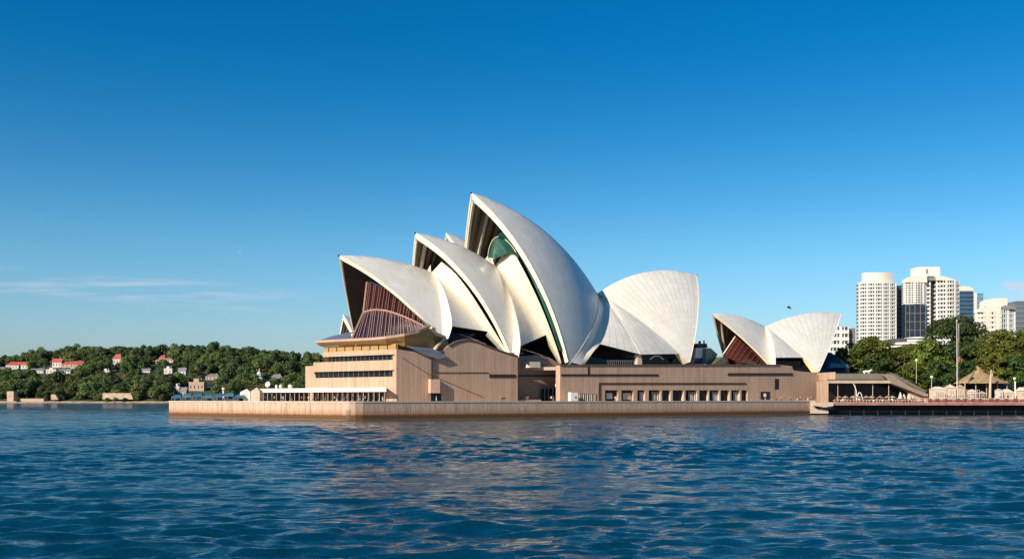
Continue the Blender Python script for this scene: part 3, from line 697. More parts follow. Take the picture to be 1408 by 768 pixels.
# doorway with its peach hood in the corner wall
b = MB(); b.prism([P(592, 521, 14.6), P(605, 521, 14.6), P(605, 540, 14.6), P(592, 540, 14.6)], DV * 1.38); obj('door_hood', b, mat('peach_render', (0.62, 0.40, 0.26), 0.7), pod)
def rect_part(name, x0, x1, y0, y1, d, m, depth=0.3, proud=0.05, parent=None):
    b = MB(); q = [P(x0, y0, d - proud), P(x1, y0, d - proud), P(x1, y1, d - proud) if y1 < 900 else SD(sd_of(x1, 551, d)[0], d - proud, BASE), P(x0, y1, d - proud) if y1 < 900 else SD(sd_of(x0, 551, d)[0], d - proud, BASE)]
    b.prism(q, DV * depth); return obj(name, b, m, parent or pod)
rect_part('door', 592.5, 606.5, 540.3, G0, 16, GLASS, 0.3, 0.12)
rect_part('door', 745, 772, 534, G0, 21, GLASS, 0.3)
rect_part('door_panel', 764, 772, 519, 531, 20.5, WHITE, 0.3)
b = MB()
for x in (749, 754, 760, 765, 769): b.tube([P(x, 533, 20.7), P(x, 551, 20.7)], 0.12, 4)
obj('door_frame', b, STEEL, pod)
rect_part('vent', 690, 695, 546, 548, 16, DARKC, 0.2); rect_part('vent', 722, 726, 545, 549, 22.5, WHITE, 0.2)
rect_part('recess_curb', 712, 744, 549, G0, 17, GRAN, 0.6)
# louvre panel, tall window and entrance with round sign
lv = rect_part('louvre', 796, 820, 541, G0, 13, BRONZE_SHADE, 0.2)
b = MB()
for i in range(9): b.tube([P(797.5 + i * 2.6, 541.5, 12.85), P(797.5 + i * 2.6, 550.8, 12.85)], 0.09 if i % 2 else 0.16, 4)
obj('louvre_bar', b, CONC, lv)
rect_part('window', 1065.5, 1071, 520.5, 535, 13, GLASS, 0.2)
dr = rect_part('entrance', 1046, 1058.5, 538, 548.5, 13, BLACK, 0.2, 0.1)
b = MB(); c = P(1052, 543, 12.8); b.prism([c + (SD(1, 0, 0) - SD(0, 0, 0)) * 0.75 * math.cos(t) + Vector((0, 0, 0.75 * math.sin(t))) for t in np.linspace(0, 2 * math.pi, 17)[:-1]], DV * 0.08); obj('round_sign', b, WHITE, dr)
# the glazed bay: panes set back between stone mullions, curtains behind some
edges = [(832, 850), (854.5, 871), (876.5, 887), (892, 908), (910.5, 922), (925, 940), (942.5, 958.5), (961.5, 974), (975.5, 989), (991, 1003), (1005.5, 1017), (1019.5, 1026.5)]
wz0, wz1 = 536.0, G0; mat('linen_grey', (0.50, 0.47, 0.43), 0.8)
prev = 829.0
for i, (x0, x1) in enumerate(edges):
    if x0 - prev > 0.4:
        p = MB(); f = [P(prev + 0.05, 536.05, 13.02), P(x0 - 0.05, 536.05, 13.02)]
        p.prism([f[0], f[1], SD(sd_of(x0 - 0.05, 551, 13.02)[0], 13.02, BASE), SD(sd_of(prev + 0.05, 551, 13.02)[0], 13.02, BASE)], DV * 1.6); obj('window_pier', p, GRAN if i < 4 else mat('pier_stone', (0.44, 0.33, 0.255), 0.75), pod)
    prev = x1
    w = rect_part('window', x0, x1, 536.2, G0, 14.3, GLASS, 0.12, 0.0)
    if i in (0, 1): rect_part('blind', x0 + 2, x0 + 10 + 3 * i, 540, 548 + i, 13.9, MATS['linen_grey'] if i == 0 else CREAM, 0.1, 0, w)
    if i in (2, 3, 6, 8, 10):
        cb = MB()
        for k in range(4): q = P(x0 + (x1 - x0) * (0.3 + 0.16 * k), 538 + k % 2, 13.9); cb.tube([q, Vector((q.x, q.y, BASE + 0.1))], 0.16 + 0.1 * (k % 2), 5)
        obj('curtain', cb, mat('curtain_grey', (0.42, 0.38, 0.35), 0.8), w)
# canopy of the quay cafe along the north face
A_, B_ = on_facade(357, 4), on_facade(531, 4); A2, B2 = on_facade(360, -3), on_facade(531, 0.02)
b = MB(); b.plan([A_, B_, B2, A2], zK(538.2), zK(532.4)); cn = obj('canopy', b, mat('canopy_fascia', (0.72, 0.60, 0.52), 0.6), pod)
for i in range(26):
    f = (i + 0.5) / 26; s, d = lerp(A_[0], B_[0], f) + 0.6, lerp(A_[1], B_[1], f) + 0.3; b = MB(); b.tube([SD(s, d, BASE), SD(s, d, zK(538.3))], 0.09, 5); obj('canopy_post', b, CREAM, cn)
b = MB(); b.plan([(A2[0], A2[1]), (on_facade(426, -2.2)[0], on_facade(426, -2.2)[1]), (on_facade(426, -2.6)[0], on_facade(426, -2.6)[1]), (A2[0] + 0.5, A2[1] + 0.4)], BASE, zK(538.4)); obj('cafe_glass', b, GLASS, pod)

# ------------------------------------------------------------------ smaller shells at the right: the restaurant
DR = 36.0
rest = thing('restaurant_hall', 'small pair of white shells with open bronze mouth at the right of the podium', 'building', SD(205, DR, 17))
S5 = Shell((979, 430), (1052, 449), (1060, 504), DR, 12, 118); S6 = Shell((1157, 431), (1052, 449), (1126, 512), DR, 20, 146)
build_shell(S5, rest, 10, thick=0.9, cap=False, rimw=0.9); build_shell(S6, rest, 12, thick=0.9, cap=False, rimw=0.6)
l_ = lambda t: S5.at(1.0, t * 0.97, 0.04)
r_ = curve([(1052.5, 449, DR - 0.1), (1057, 456, DR - 3.5), (1063, 470, DR - 9), (1066, 485, DR - 13.2), (1066.5, 501, DR - 15)])
ribbon('return_strip', S5, l_, r_, RIM, rest)
ribbon('side_shell', S5, lambda t: r_(t * 0.84), lambda t: S6.at(1.0, t * 0.70, 0.05), TILES, rest, k=8, bulge=0.4)
ribbon('foot_face', S5, lambda t: S6.at(1.0, 0.68 + 0.31 * t, 0.05), lambda t: sd_of(lerp(1101, 1117, t), lerp(491, 513, t), lerp(DR - 12.5, DR - 18.5, t)), mat('tan_concrete', (0.55, 0.42, 0.22), 0.7), rest, n=6, k=2)
def flat_wall(sh, u, v0, v1, m, name, parent, ins): return mouth_wall(sh, parent, m, u, name, v0, v1, ins)
flat_wall(S5, 0.35, 0.02, 0.99, mat('maroon_shadow', (0.05, 0.016, 0.013), 0.5), 'mouth_backing', rest, 1.0)
flat_wall(S6, 0.12, 0.02, 0.99, GLASS, 'mouth_backing', rest, 1.0)
b = MB(); b.tube([SD(*S5.mir(S5.at(0.12, v, -1.2))) for v in np.linspace(0.1, 0.97, 14)], 0.5, 6); obj('inner_rib', b, RIM, rest)
# maroon sloping glass in the small mouth
ga = [sd_of(1011, 462, DR), sd_of(1022, 471, DR - 3), sd_of(1035, 484, DR - 6), sd_of(1046, 498, DR - 9)]; gb = [sd_of(994, 487, DR), sd_of(1006, 494, DR - 5), sd_of(1024, 499, DR - 10), sd_of(1044, 502, DR - 12)]
rows = [[SD(*(np.array(poly_at(ga, i / 12)) * (1 - j / 3) + np.array(poly_at(gb, i / 12)) * j / 3)) for i in range(13)] for j in range(4)]
gl = grid_obj('sloping_glass', [rows], mat('maroon_glass', (0.050, 0.014, 0.012), 0.2), rest, smooth=False)
for i in range(9):
    b = MB(); t = i / 8; b.tube([SD(*(np.array(poly_at(ga, t)) + [-.2, -.3, .05])), SD(*(np.array(poly_at(gb, t)) + [-.2, -.3, .05]))], 0.26 if i == 0 else 0.13, 4); obj('glazing_fin', b, RIM if i == 0 else BRONZE, gl)
b = MB(); b.plan([(S5.F[0] + 2, DR - 9), (S6.F[0] + 2, DR - 14), (S6.F[0] + 2, DR - 13), (S5.F[0] + 2, DR - 8)], 15, 21.3); obj('vault_backing', b, GLASS, rest)  # same dark backing standing in for interior shade
# navy glass wedge facing away behind the right hand shell
b = MB(); b.prism([P(1128, 512, 36), P(1142, 484, 36), P(1152, 490, 30), P(1168, 503, 26), P(1168, 516, 26), P(1128, 518, 34)], DV * 8); obj('rear_glass', b, BLUE_G, rest)
b = MB(); b.prism([P(1143, 498.5, 25), P(1166, 500.5, 25), P(1168, 505, 25), P(1141, 505, 25)], DV * 1); obj('glass_sill', b, mat('pale_blue_glass', (0.10, 0.24, 0.42), 0.2), rest)

# second, hidden hall on the far side: only two shell tips rise past the near one
hall2 = thing('far_hall', 'twin hall behind the big one, only two white shell tips showing', 'building', SD(90, 125, 17))
T1 = Shell((472, 432), (520, 462), (505, 520), 128, 18, 90); T2 = Shell((613, 320), (700, 372), (690, 500), 128, 26, 95)
build_shell(T1, hall2, 10, cap=False, label='small far shell tip at the left'); build_shell(T2, hall2, 12, cap=False, label='far shell tip between the two tallest shells')
b = MB(); b.plan([(45, 100), (190, 100), (190, 155), (45, 155)], BASE, 20); obj('podium', b, GRAN, hall2)

# plant room and glass screens between the big and the small shells
pl = thing('plant_room', 'small white rooftop kiosk with dark machinery on top between the shells', 'building', SD(170, 40, z - 0.5))
b = MB(); b.prism([P(957, 478, 40), P(970, 478, 40), P(971, 489, 40), P(969, 500, 40), P(955, 500, 40)], DV * 6); obj('wall', b, WHITE, pl)
b = MB(); b.prism([P(959, 472, 41), P(972, 472, 41), P(973, 477.8, 41), P(958, 477.8, 41)], DV * 4); b.tube([P(962, 472, 42), P(962, 468.5, 42)], 0.5, 6); b.tube([P(968, 472, 42), P(968, 467.5, 42)], 0.3, 6); obj('machinery', b, mat('machinery', (0.07, 0.06, 0.055), 0.6), pl)
b = MB(); b.prism([P(956, 492, 39.8), P(969, 492, 39.8), P(968, 500.5, 39.8), P(955, 500.5, 39.8)], DV * 0.15); obj('window', b, BLUE_G, pl)
b = MB(); b.prism([P(971, 479, 38), P(977, 478, 38), P(987, 487, 38), P(978, 500, 38), P(970, 500, 38)], DV * 5); obj('glass_screen', b, mat('grey_green_glass', (0.16, 0.22, 0.20), 0.2), pl)
b = MB(); b.prism([P(980, 500.5, 33), P(995, 490, 33), P(1000, 494, 33), P(998, 500.5, 33)], DV * 4); obj('stair_screen', b, mat('dark_olive', (0.10, 0.09, 0.06), 0.6), pl)

# ------------------------------------------------------------------ trees
LEAF_FAR = [foliage('far_leaves_dark', (0.034, 0.058, 0.022), (0.088, 0.128, 0.040), 0.06), foliage('far_leaves_green', (0.062, 0.096, 0.025), (0.135, 0.172, 0.050), 0.06), foliage('far_leaves_olive', (0.095, 0.098, 0.030), (0.170, 0.160, 0.056), 0.06)]
LEAF_NEAR = [foliage('fig_leaves', (0.042, 0.074, 0.010), (0.150, 0.172, 0.028), 0.16), foliage('dark_leaves', (0.019, 0.042, 0.011), (0.062, 0.094, 0.024), 0.16), foliage('yellow_leaves', (0.075, 0.092, 0.012), (0.175, 0.178, 0.032), 0.16)]
def crown_geo(rng, clumps, leaf, per):
    V, F = [], []
    for (c, r) in clumps:
        n = int(per * (r[0] * r[1] + r[0] * r[2]) )
        d = rng.normal(size=(n, 3)); d /= np.linalg.norm(d, axis=1)[:, None]; d[:, 2] = np.where(d[:, 2] < -0.45, -d[:, 2], d[:, 2])
        p = c + d * r * rng.uniform(0.72, 1.06, (n, 1)) + rng.normal(size=(n, 3)) * leaf * 0.3
        nr = d / r; nr /= np.linalg.norm(nr, axis=1)[:, None]; nr = nr + rng.normal(size=(n, 3)) * 0.42; nr /= np.linalg.norm(nr, axis=1)[:, None]
        a = np.cross(nr, rng.normal(size=(n, 3))); a /= np.linalg.norm(a, axis=1)[:, None]; b = np.cross(nr, a)
        sa = leaf * rng.uniform(0.5, 1.15, (n, 1)); sb = leaf * rng.uniform(0.35, 0.8, (n, 1))
        V.append(np.stack([p - a * sa, p - b * sb * 0.9 + a * sa * 0.1, p + a * sa, p + b * sb], 1).reshape(-1, 3))
    return np.concatenate(V)
def quads_mesh(name, co, m):
    n = len(co) // 4; me = bpy.data.meshes.new(name); me.vertices.add(len(co)); me.vertices.foreach_set('co', co.ravel())
    me.loops.add(len(co)); me.loops.foreach_set('vertex_index', np.arange(len(co), dtype=np.int32)); me.polygons.add(n)
    me.polygons.foreach_set('loop_start', np.arange(0, len(co), 4, dtype=np.int32)); me.update(calc_edges=True); me.validate(); me.materials.append(m); return me
def make_crown(seed, w, h, base, nc, leaf, per, m, cr=0.30, flat=0.75, name='crown'):
    """w: half width, h: crown height, base: height of its underside"""
    rng = np.random.default_rng(seed); cl = []
    for i in range(nc):
        a = rng.uniform(0, 6.283); q = rng.uniform(0, 1) ** 0.55; t = rng.uniform(0, 1)
        prof = math.sqrt(max(0.05, 1 - (abs(t - 0.32) / 0.72) ** 2.2))
        r = w * cr * rng.uniform(0.65, 1.3)
        c = np.array([math.cos(a) * q * w * prof * 0.82, math.sin(a) * q * w * prof * 0.82, base + h * (0.08 + 0.80 * t)])
        cl.append((c, np.array([r, r, r * flat])))
    return quads_mesh(name, crown_geo(rng, cl, leaf, per), m), cl
def make_trunk(w, base, cl, seed, r0):
    rng = random.Random(seed); b = MB(); top = base + 0.35 * w
    b.tube([(0, 0, -1.5), (0.1 * w * rng.uniform(-1, 1), 0, base * 0.6), (0.1 * w * rng.uniform(-1, 1), 0.05 * w, top)], [r0 * 1.3, r0, r0 * 0.6], 7)
    for c, r in rng.sample(cl, min(7, len(cl))):
        b.tube([(0, 0, base * rng.uniform(0.45, 0.9)), tuple(np.array(c) * (0.5, 0.5, 0.72)), tuple(c)], [r0 * 0.5, r0 * 0.32, r0 * 0.1], 5)
    return b
def make_tree(name, seed, w, h, base, nc, leaf, per, m, r0, label, cat='tree', group=None, loc=(0, 0, 0), cr=0.30, flat=0.75):
    t = thing(name, label, cat, (0, 0, 0), group)
    me, cl = make_crown(seed, w, h, base, nc, leaf, per, m, cr, flat)
    c = bpy.data.objects.new('crown', me); COL.objects.link(c); c.parent = t
    tb = make_trunk(w, base, cl, seed, r0); obj('trunk', tb, BARK, t); t.location = loc; return t

# far shore: a wooded hill with houses, about a mile off
RX = [(-200, 500), (0, 489), (60, 485), (100, 482), (130, 478), (160, 478), (230, 475), (262, 473), (320, 478), (355, 484), (400, 488), (440, 487), (520, 487), (640, 492), (760, 505), (900, 530)]
Y_SH, Y_TOP = 1500.0, 1950.0
def ridge_z(px): return ZQ(np.interp(px, [a for a, _ in RX], [b for _, b in RX]), Y_TOP) - 25
def hill_z(x, y):
    px = CX + F_PX * x / y; t = np.clip((y - Y_SH) / (Y_TOP - Y_SH), 0, 1)
    return 2.6 + (ridge_z(px) - 2.6) * (t ** 0.85) * (1 + 0.06 * np.sin(x * 0.021) * np.sin(y * 0.017))
def hill():
    b = MB(); rows = []
    for y in list(np.linspace(Y_SH, Y_TOP, 24)) + [2100, 2400]:
        rows.append([Vector((x, y, float(hill_z(x, min(y, Y_TOP))) - max(0, y - Y_TOP) * 0.12)) for x in np.linspace(-1300, 330, 90)])
    b.loft(rows); obj('hill', b, mat('hill_scrub', (0.030, 0.042, 0.016), 0.95, scale=0.02, var=0.5), smooth=True, kind='structure')
    s = MB(); rows = []; rng = random.Random(5); xs = np.linspace(-1300, 330, 220)
    for k, (dy, z) in enumerate(((-26, -1.5), (-14, 0.5), (-4, 2.3), (6, 3.0))):
        rows.append([Vector((x, Y_SH + dy + rng.uniform(-3, 3), z + (rng.uniform(-0.5, 0.5) if k in (1, 2) else 0))) for x in xs])
    s.loft(rows); obj('shore', s, mat('shore_rock', (0.36, 0.26, 0.17), 0.9, scale=0.12, var=0.5), kind='structure')
hill()
def hill_y(px, py):                               # distance at which the sight line meets the slope
    best = None
    for y in np.linspace(Y_SH + 4, Y_TOP, 400):
        e = abs(float(hill_z(XQ(px, y), y)) - ZQ(py, y))
        if best is None or e < best[0]: best = (e, y)
    return best[1]
RED = mat('red_tiles', (0.36, 0.062, 0.045), 0.7, scale=0.2, var=0.2); PINKR = mat('faded_red_tiles', (0.42, 0.17, 0.13), 0.7, scale=0.2); GREYR = mat('slate_roof', (0.17, 0.17, 0.18), 0.6)
HW = mat('house_white', (0.52, 0.48, 0.43), 0.7); HT = mat('house_tan', (0.40, 0.29, 0.21), 0.8)
HOUSES = [  # column, roof top, ground, width (photo pixels), wall, roof, hipped, label
 (18, 494, 505, 24, HW, RED, 1, 'red tiled house at the far left edge of the wooded hill, white front'),
 (32, 496, 506, 14, HW, RED, 0, 'small red gabled house just right of the leftmost hill house'),
 (78, 492.5, 505, 15, HW, RED, 0, 'tall red gable of the double roofed house on the left hill'),
 (92, 497, 505, 16, HT, RED, 1, 'low red roof squeezed between the tall gable and the long red roof on the hill'),
 (105, 496, 506, 20, HT, RED, 0, 'long low red roof at the right end of the hill house row'),
 (161, 486.5, 502, 14, HW, RED, 1, 'lone red roofed house high on the hill above the stone wall'),
 (223, 488, 497, 10, HW, RED, 1, 'little red turret roof near the top of the hill'),
 (226, 492, 499, 28, HW, PINKR, 1, 'long pinkish villa below the little red turret'),
 (5, 504, 512, 16, HW, GREYR, 0, 'pale flat house cut by the left edge of the photo'),
 (50, 506, 513, 22, HW, GREYR, 0, 'long white terrace house below the red roofs, left one'),
 (70, 505, 513, 16, HW, HW, 0, 'white arched house in the middle of the white row on the hill'),
 (88, 507, 514, 20, HW, GREYR, 0, 'white flat house at the right end of the white row on the hill'),
 (145, 506.5, 515, 13, HW, HW, 0, 'small white house alone among mid-hill trees'),
 (200, 506, 512, 14, HW, GREYR, 0, 'white cottage half hidden mid-hill under the pink villa'),
 (231, 503, 514, 13, HW, HW, 0, 'tall white house on the hill above the left end of the sea wall'),
 (250, 505, 516, 12, HW, GREYR, 0, 'white house partly behind trees right of the tall white one'),
 (292, 513.5, 522, 22, HT, GREYR, 1, 'brown house with grey roof on the lower hill'),
 (270, 520, 537, 24, HT, HT, 0, 'tan flat roofed block near the water behind the sea wall'),
 (396, 492.5, 500, 18, HT, PINKR, 1, 'orange roofed house high on the hill near the hall'),
 (243, 527, 540, 8, HW, HW, 0, 'narrow pale house by the water behind the end of the sea wall'),
 (252, 532, 546, 9, HT, GREYR, 0, 'little sandstone cottage at the foot of the hill'),
 (380, 514, 524, 18, HW, GREYR, 1, 'white villa low on the hill just left of the granite tiers')]
def house(cx_, top, base, wpx, wm, rm, hip, label):
    wpx *= 0.86
    y = hill_y(cx_, base); x = XQ(cx_, y); z0 = float(hill_z(x, y)); w = wpx / F_PX * y; H_ = (base - top) / F_PX * y; dp = max(9, w * 0.6)
    t = thing('house', label, 'house', (x, y, z0), 'houses on the far hill'); wh = H_ * 0.58
    b = MB(); b.abox(x - w / 2, x + w / 2, y, y + dp, z0 - 4, z0 + wh); obj('wall', b, wm, t)
    e = 0.7; zt = z0 + wh; p = [Vector((x - w / 2 - e, y - e, zt)), Vector((x + w / 2 + e, y - e, zt)), Vector((x + w / 2 + e, y + dp + e, zt)), Vector((x - w / 2 - e, y + dp + e, zt))]
    b = MB()
    if rm is wm: b.abox(x - w / 2 - 0.3, x + w / 2 + 0.3, y - 0.3, y + dp, zt + 0.01, z0 + H_ * 0.72); b.abox(x - w * 0.2, x + w * 0.15, y + 1, y + dp - 1, z0 + H_ * 0.72, z0 + H_)
    else:
        r = w * (0.26 if hip else 0.5); a, c = Vector((x - w / 2 + (w / 2 - r if hip else 0) - (0 if hip else e), y + dp / 2, z0 + H_)), Vector((x + w / 2 - (w / 2 - r if hip else 0) + (0 if hip else e), y + dp / 2, z0 + H_))
        b.add(p + [a, c], [(0, 1, 5, 4), (2, 3, 4, 5), (1, 2, 5), (3, 0, 4), (3, 2, 1, 0)])
    rf = obj('roof', b, rm, t)
    b = MB(); b.abox(x + w * 0.22, x + w * 0.22 + 1.3, y + dp * 0.4, y + dp * 0.4 + 1.3, z0 + wh, z0 + H_ + 0.8); obj('chimney', b, HT, rf)
    n = max(2, int(w / 5))
    for i in range(n):
        xx = x - w / 2 + w * (i + 0.5) / n; b = MB(); b.abox(xx - 0.7, xx + 0.7, y - 0.12, y + 0.1, z0 + wh * 0.35, z0 + wh * 0.75); obj('window', b, GLASS, t)
    return y
HBOX = []
for h in HOUSES: HBOX.append((h[0] - h[3] / 2, h[0] + h[3] / 2, h[1], h[2], house(*h)))
# domed white monument low on the hill
y = hill_y(355, 526); x = XQ(355, y); z0 = float(hill_z(x, y)); k = y / F_PX
mo = thing('monument', 'white domed monument with a pointed finial at the foot of the wooded hill', 'monument', (x, y, z0))
b = MB(); b.abox(x - 6 * k, x + 6 * k, y, y + 12 * k, z0 - 3, z0 + 7 * k); obj('base', b, HW, mo)
b = MB(); b.lathe((x, y + 6 * k, z0 + 7 * k), [(4.2 * k, 0), (4.2 * k, 4 * k), (3.4 * k, 6.5 * k), (1.5 * k, 8.6 * k), (0.4 * k, 9.5 * k), (0.3 * k, 13 * k), (0, 13.2 * k)], 12); obj('dome', b, HW, mo, smooth=True)
HBOX.append((349, 361, 505, 526, y))
# sandstone walls by the water
def shore_wall(x0, x1, top, bot, label, y=Y_SH - 6, slope=0.0, m=HT):
    b = MB(); b.prism([Q(x0, bot, y), Q(x0, top, y), Q(x1 - slope, top, y), Q(x1, bot, y)], (0, 14, 0)); tag(obj('stone_wall', b, m, base=Q((x0 + x1) / 2, bot, y)), label, 'wall'); HBOX.append((x0, x1, top, bot - 1, y))
SAND = mat('sandstone', (0.44, 0.32, 0.235), 0.85, scale=0.15, var=0.3)
shore_wall(141, 183, 540, 548.5, 'long pale sandstone wall on the far shore with a sloping right end', slope=3.5, m=SAND)
shore_wall(9.5, 18.5, 537.5, 553.6, 'square sandstone block standing at the far left waterline', m=SAND)
shore_wall(19, 60, 547.5, 552, 'low brown sandstone wall running along the far left shore', m=HT)
shore_wall(70, 80, 542, 549, 'short pale boulder wall between the far shore bushes', slope=4, m=SAND)

FAR_TREES = [make_tree('tree', 100 + i, [13, 15, 11, 16, 12, 14, 10, 15][i], [17, 20, 18, 17, 14, 21, 16, 16][i], 3.0, [12, 16, 11, 18, 12, 14, 9, 15][i], 1.35, 2.6, LEAF_FAR[[0, 0, 1, 1, 2, 0, 1, 1][i]], 0.7,
    'far tree', group=None, cr=0.40, flat=0.85) for i in range(8)]
FAR_LABEL = ['dense dark green tree on the far wooded hill', 'broad dark evergreen crown on the far hill', 'mid green rounded tree on the far wooded hill', 'wide bright green tree on the far slope', 'olive yellow bushy tree on the far slope', 'tall dark domed tree on the far hill', 'small light green tree on the far slope', 'spreading dark tree on the far hillside']
def scatter_far():
    rng = random.Random(11); n = 0; used = [False] * 8
    cells = []
    for row in range(12):
        yy = Y_SH + 16 + (Y_TOP - Y_SH - 10) * (row / 11) ** 1.1
        px = -25 + rng.uniform(0, 14)
        while px < 470:
            cells.append((px + rng.uniform(-5, 5), yy + rng.uniform(-16, 16))); px += rng.uniform(11, 17)
    for px, y in cells:
        y = min(max(y, Y_SH + 14), Y_TOP)
        x = XQ(px, y); z = float(hill_z(x, y)); i = rng.randrange(8); s = rng.uniform(0.7, 1.3) * (1.05 if y > Y_TOP - 40 else 1.0)
        w = 14 * s / y * F_PX; top = HZ - F_PX * (z + 21 * s - EYE) / y; bot = HZ - F_PX * (z + 1 - EYE) / y
        hit = [h for h in HBOX if y < h[4] + 8 and px + w * 0.7 > h[0] and px - w * 0.7 < h[1] and top < h[3] - (h[3] - h[2]) * 0.5 and bot > h[2]]
        hit += [h for h in HBOX if abs(y - h[4]) < 14 and px + w * 0.6 > h[0] and px - w * 0.6 < h[1]]
        if hit:
            if rng.random() < 0.85 and not any(px + w * .32 > h[0] and px - w * .32 < h[1] for h in hit): s *= 0.62
            else: continue
        loc = (x, y, z); g = 'trees on the far wooded hill'
        if not used[i]:
            t = FAR_TREES[i]; t.location = loc; t.scale = (s, s, s * rng.uniform(0.9, 1.1)); t['label'] = FAR_LABEL[i]; t['group'] = g; used[i] = True
        else: dup(FAR_TREES[i], loc, rng.uniform(0, 6.28), (s, s, s * rng.uniform(0.85, 1.12)), FAR_LABEL[i], g)
        n += 1
    px = -12.0
    while px < 452:
        tops = np.interp(px, [0, 30, 55, 85, 118, 140, 160, 210, 265, 300, 320, 350, 400, 440, 460], [490, 484, 483, 479, 474, 478, 477, 474, 473.5, 479, 477, 480, 483, 486, 487])
        y = Y_TOP + rng.uniform(-12, 12); y = max([y] + [h[4] + 32 for h in HBOX if h[0] - 8 < px < h[1] + 8 and h[4] > Y_TOP - 60]); x = XQ(px, y); z = float(hill_z(x, min(y, Y_TOP))) - 2; i = rng.choice((0, 1, 5, 7, 0, 5)); hgt = ZQ(tops + rng.uniform(-1.0, 3.5), y) - z
        sz = hgt / [20, 23, 21, 20, 17, 24, 19, 19][i]; sx = rng.uniform(0.95, 1.35)
        dup(FAR_TREES[i], (x, y, z), rng.uniform(0, 6.28), (sx, sx, sz), 'dark domed tree on the skyline of the far wooded ridge', 'trees on the far skyline'); px += rng.uniform(7, 12); n += 1
    # named individuals: the big clumps on the shore
    for px, py, s, i, lab in ((28, 546, 1.35, 0, 'huge dark spreading tree at the far left shore by the sandstone block'), (100, 547, 1.15, 2, 'light green bush-like tree at the shore right of the pale boulders'), (120, 547, 0.8, 4, 'yellow green tree at the shore left of the long sandstone wall'), (195, 546, 1.15, 5, 'tall dark tree right of the long sandstone wall'), (212, 547, 1.0, 1, 'dark broad tree at the shore nearest the end of the sea wall'), (306, 542, 0.95, 0, 'very dark tree just right of the tan flat roofed block'), (62, 550, 0.62, 1, 'dark round tree between the low brown wall and the boulder wall'), (110, 550, 0.7, 0, 'dark low tree at the shore left of the long sandstone wall'), (186, 551, 0.55, 3, 'bushy tree against the sloping end of the long sandstone wall'), (158, 556, 0.42, 4, 'olive bush before the middle of the long sandstone wall'), (52, 551, 0.42, 2, 'small shrub in front of the low brown shore wall'), (84, 551, 0.5, 0, 'small dark shrub over the pale boulder wall'), (134, 551, 0.5, 3, 'small tree against the left end of the long sandstone wall'), (148, 556, 0.35, 0, 'little dark bush before the long sandstone wall, left'), (172, 556, 0.3, 1, 'little dark bush before the long sandstone wall, right'), (225, 552, 0.55, 5, 'small dark tree at the shore by the sea wall end'), (24, 556, 0.35, 1, 'little bush beside the square sandstone block'), (338, 540, 1.2, 4, 'wide olive tree low on the hill behind the white tents'), (398, 538, 1.25, 3, 'bright green tree low on the hill beside the granite tiers'), (0, 549, 0.7, 2, 'small light tree at the far left edge of the shore')):
        y = Y_SH + 10 + (550 - py) * 6; x = XQ(px, y); dup(FAR_TREES[i], (x, y, float(hill_z(x, y)) - 2), px * 0.7, s, lab)
    print('far trees', n)
scatter_far()

# ------------------------------------------------------------------ the right bank
YW = 373.0; WZ = ZQ(552.8, YW)
b = MB(); rows = []
for y, zz in ((392, WZ - 0.05), (420, WZ), (480, WZ + 5), (650, WZ + 14), (1500, 30), (2600, 30)):
    rows.append([Vector((x * (y / 400) if x > 100 else x * (y / 400), y, zz)) for x in (126, 150, 200, 260, 420, 700)])
b.loft(rows); obj('park_ground', b, SOIL, kind='structure')
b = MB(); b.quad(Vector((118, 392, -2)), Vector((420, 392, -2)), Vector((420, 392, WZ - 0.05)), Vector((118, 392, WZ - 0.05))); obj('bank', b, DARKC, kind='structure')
wh = thing('timber_wharf', 'long low timber wharf with a pinkish deck edge and black shadow underneath', 'wharf', (170, YW + 8, WZ))
WX0, WX1 = XQ(1146, YW), 330
b = MB(); b.abox(WX0, WX1, YW, 392.0, WZ - 0.5, WZ); obj('deck', b, PINKW, wh)
b = MB(); b.abox(WX0, WX1, YW - 0.18, YW - 0.005, WZ - 1.05, WZ - 0.12); obj('edge_beam', b, mat('wharf_beam', (0.26, 0.125, 0.095), 0.8, var=0.25), wh)
for i in range(34):
    x = WX0 + 2 + i * 5.2
    if x > WX1: break
    b = MB(); b.tube([(x, YW + 2.6, -2), (x, YW + 2.6, WZ - 0.5)], 0.26, 6); obj('pile', b, mat('shaded_pile', (0.010, 0.008, 0.007), 0.7), wh)  # near-black colour carries the shade under the deck
for zz in (1.1, 2.4):
    b = MB(); b.abox(WX0, WX1, YW + 3.0, YW + 3.25, zz, zz + 0.28); obj('waling', b, MATS['shaded_pile'], wh)
b = MB(); b.abox(WX0 - 14, WX1, YW + 6, YW + 6.4, -2, WZ - 0.52); obj('shade_screen', b, BLACK, wh)  # black sheet added to stand for the shadow below the deck
# low terrace pavilion with a curved ramp
YP = 389.0
pv = thing('terrace_pavilion', 'low flat pavilion with a cream roof edge and a curving ramp behind the wharf', 'building', Q(1190, 551, YP))
b = MB(); b.prism([Q(1136, 522.6, YP - 3), Q(1228, 522.6, YP - 3), Q(1228, 526.4, YP - 3), Q(1136, 526.4, YP - 3)], (0, 15, 0)); obj('roof_slab', b, mat('fascia_stone', (0.40, 0.31, 0.235), 0.75), pv)
b = MB(); b.prism([Q(1149, 513.2, YP), Q(1214, 513.2, YP), Q(1226, 516.5, YP), Q(1226, 521.3, YP), Q(1149, 521.3, YP)], (0, 0.5, 0)); obj('parapet', b, mat('parapet_grey', (0.15, 0.125, 0.10), 0.8), pv)
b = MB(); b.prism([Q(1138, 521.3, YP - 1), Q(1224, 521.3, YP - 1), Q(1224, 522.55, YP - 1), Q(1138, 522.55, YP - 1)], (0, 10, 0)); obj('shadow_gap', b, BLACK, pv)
b = MB(); b.prism([Q(1126, 524, YP - 6), Q(1139, 524, YP - 6), Q(1139, 553, YP - 6), Q(1126, 553, YP - 6)], (0, 3, 0)); obj('end_wall', b, GRAN, pv)
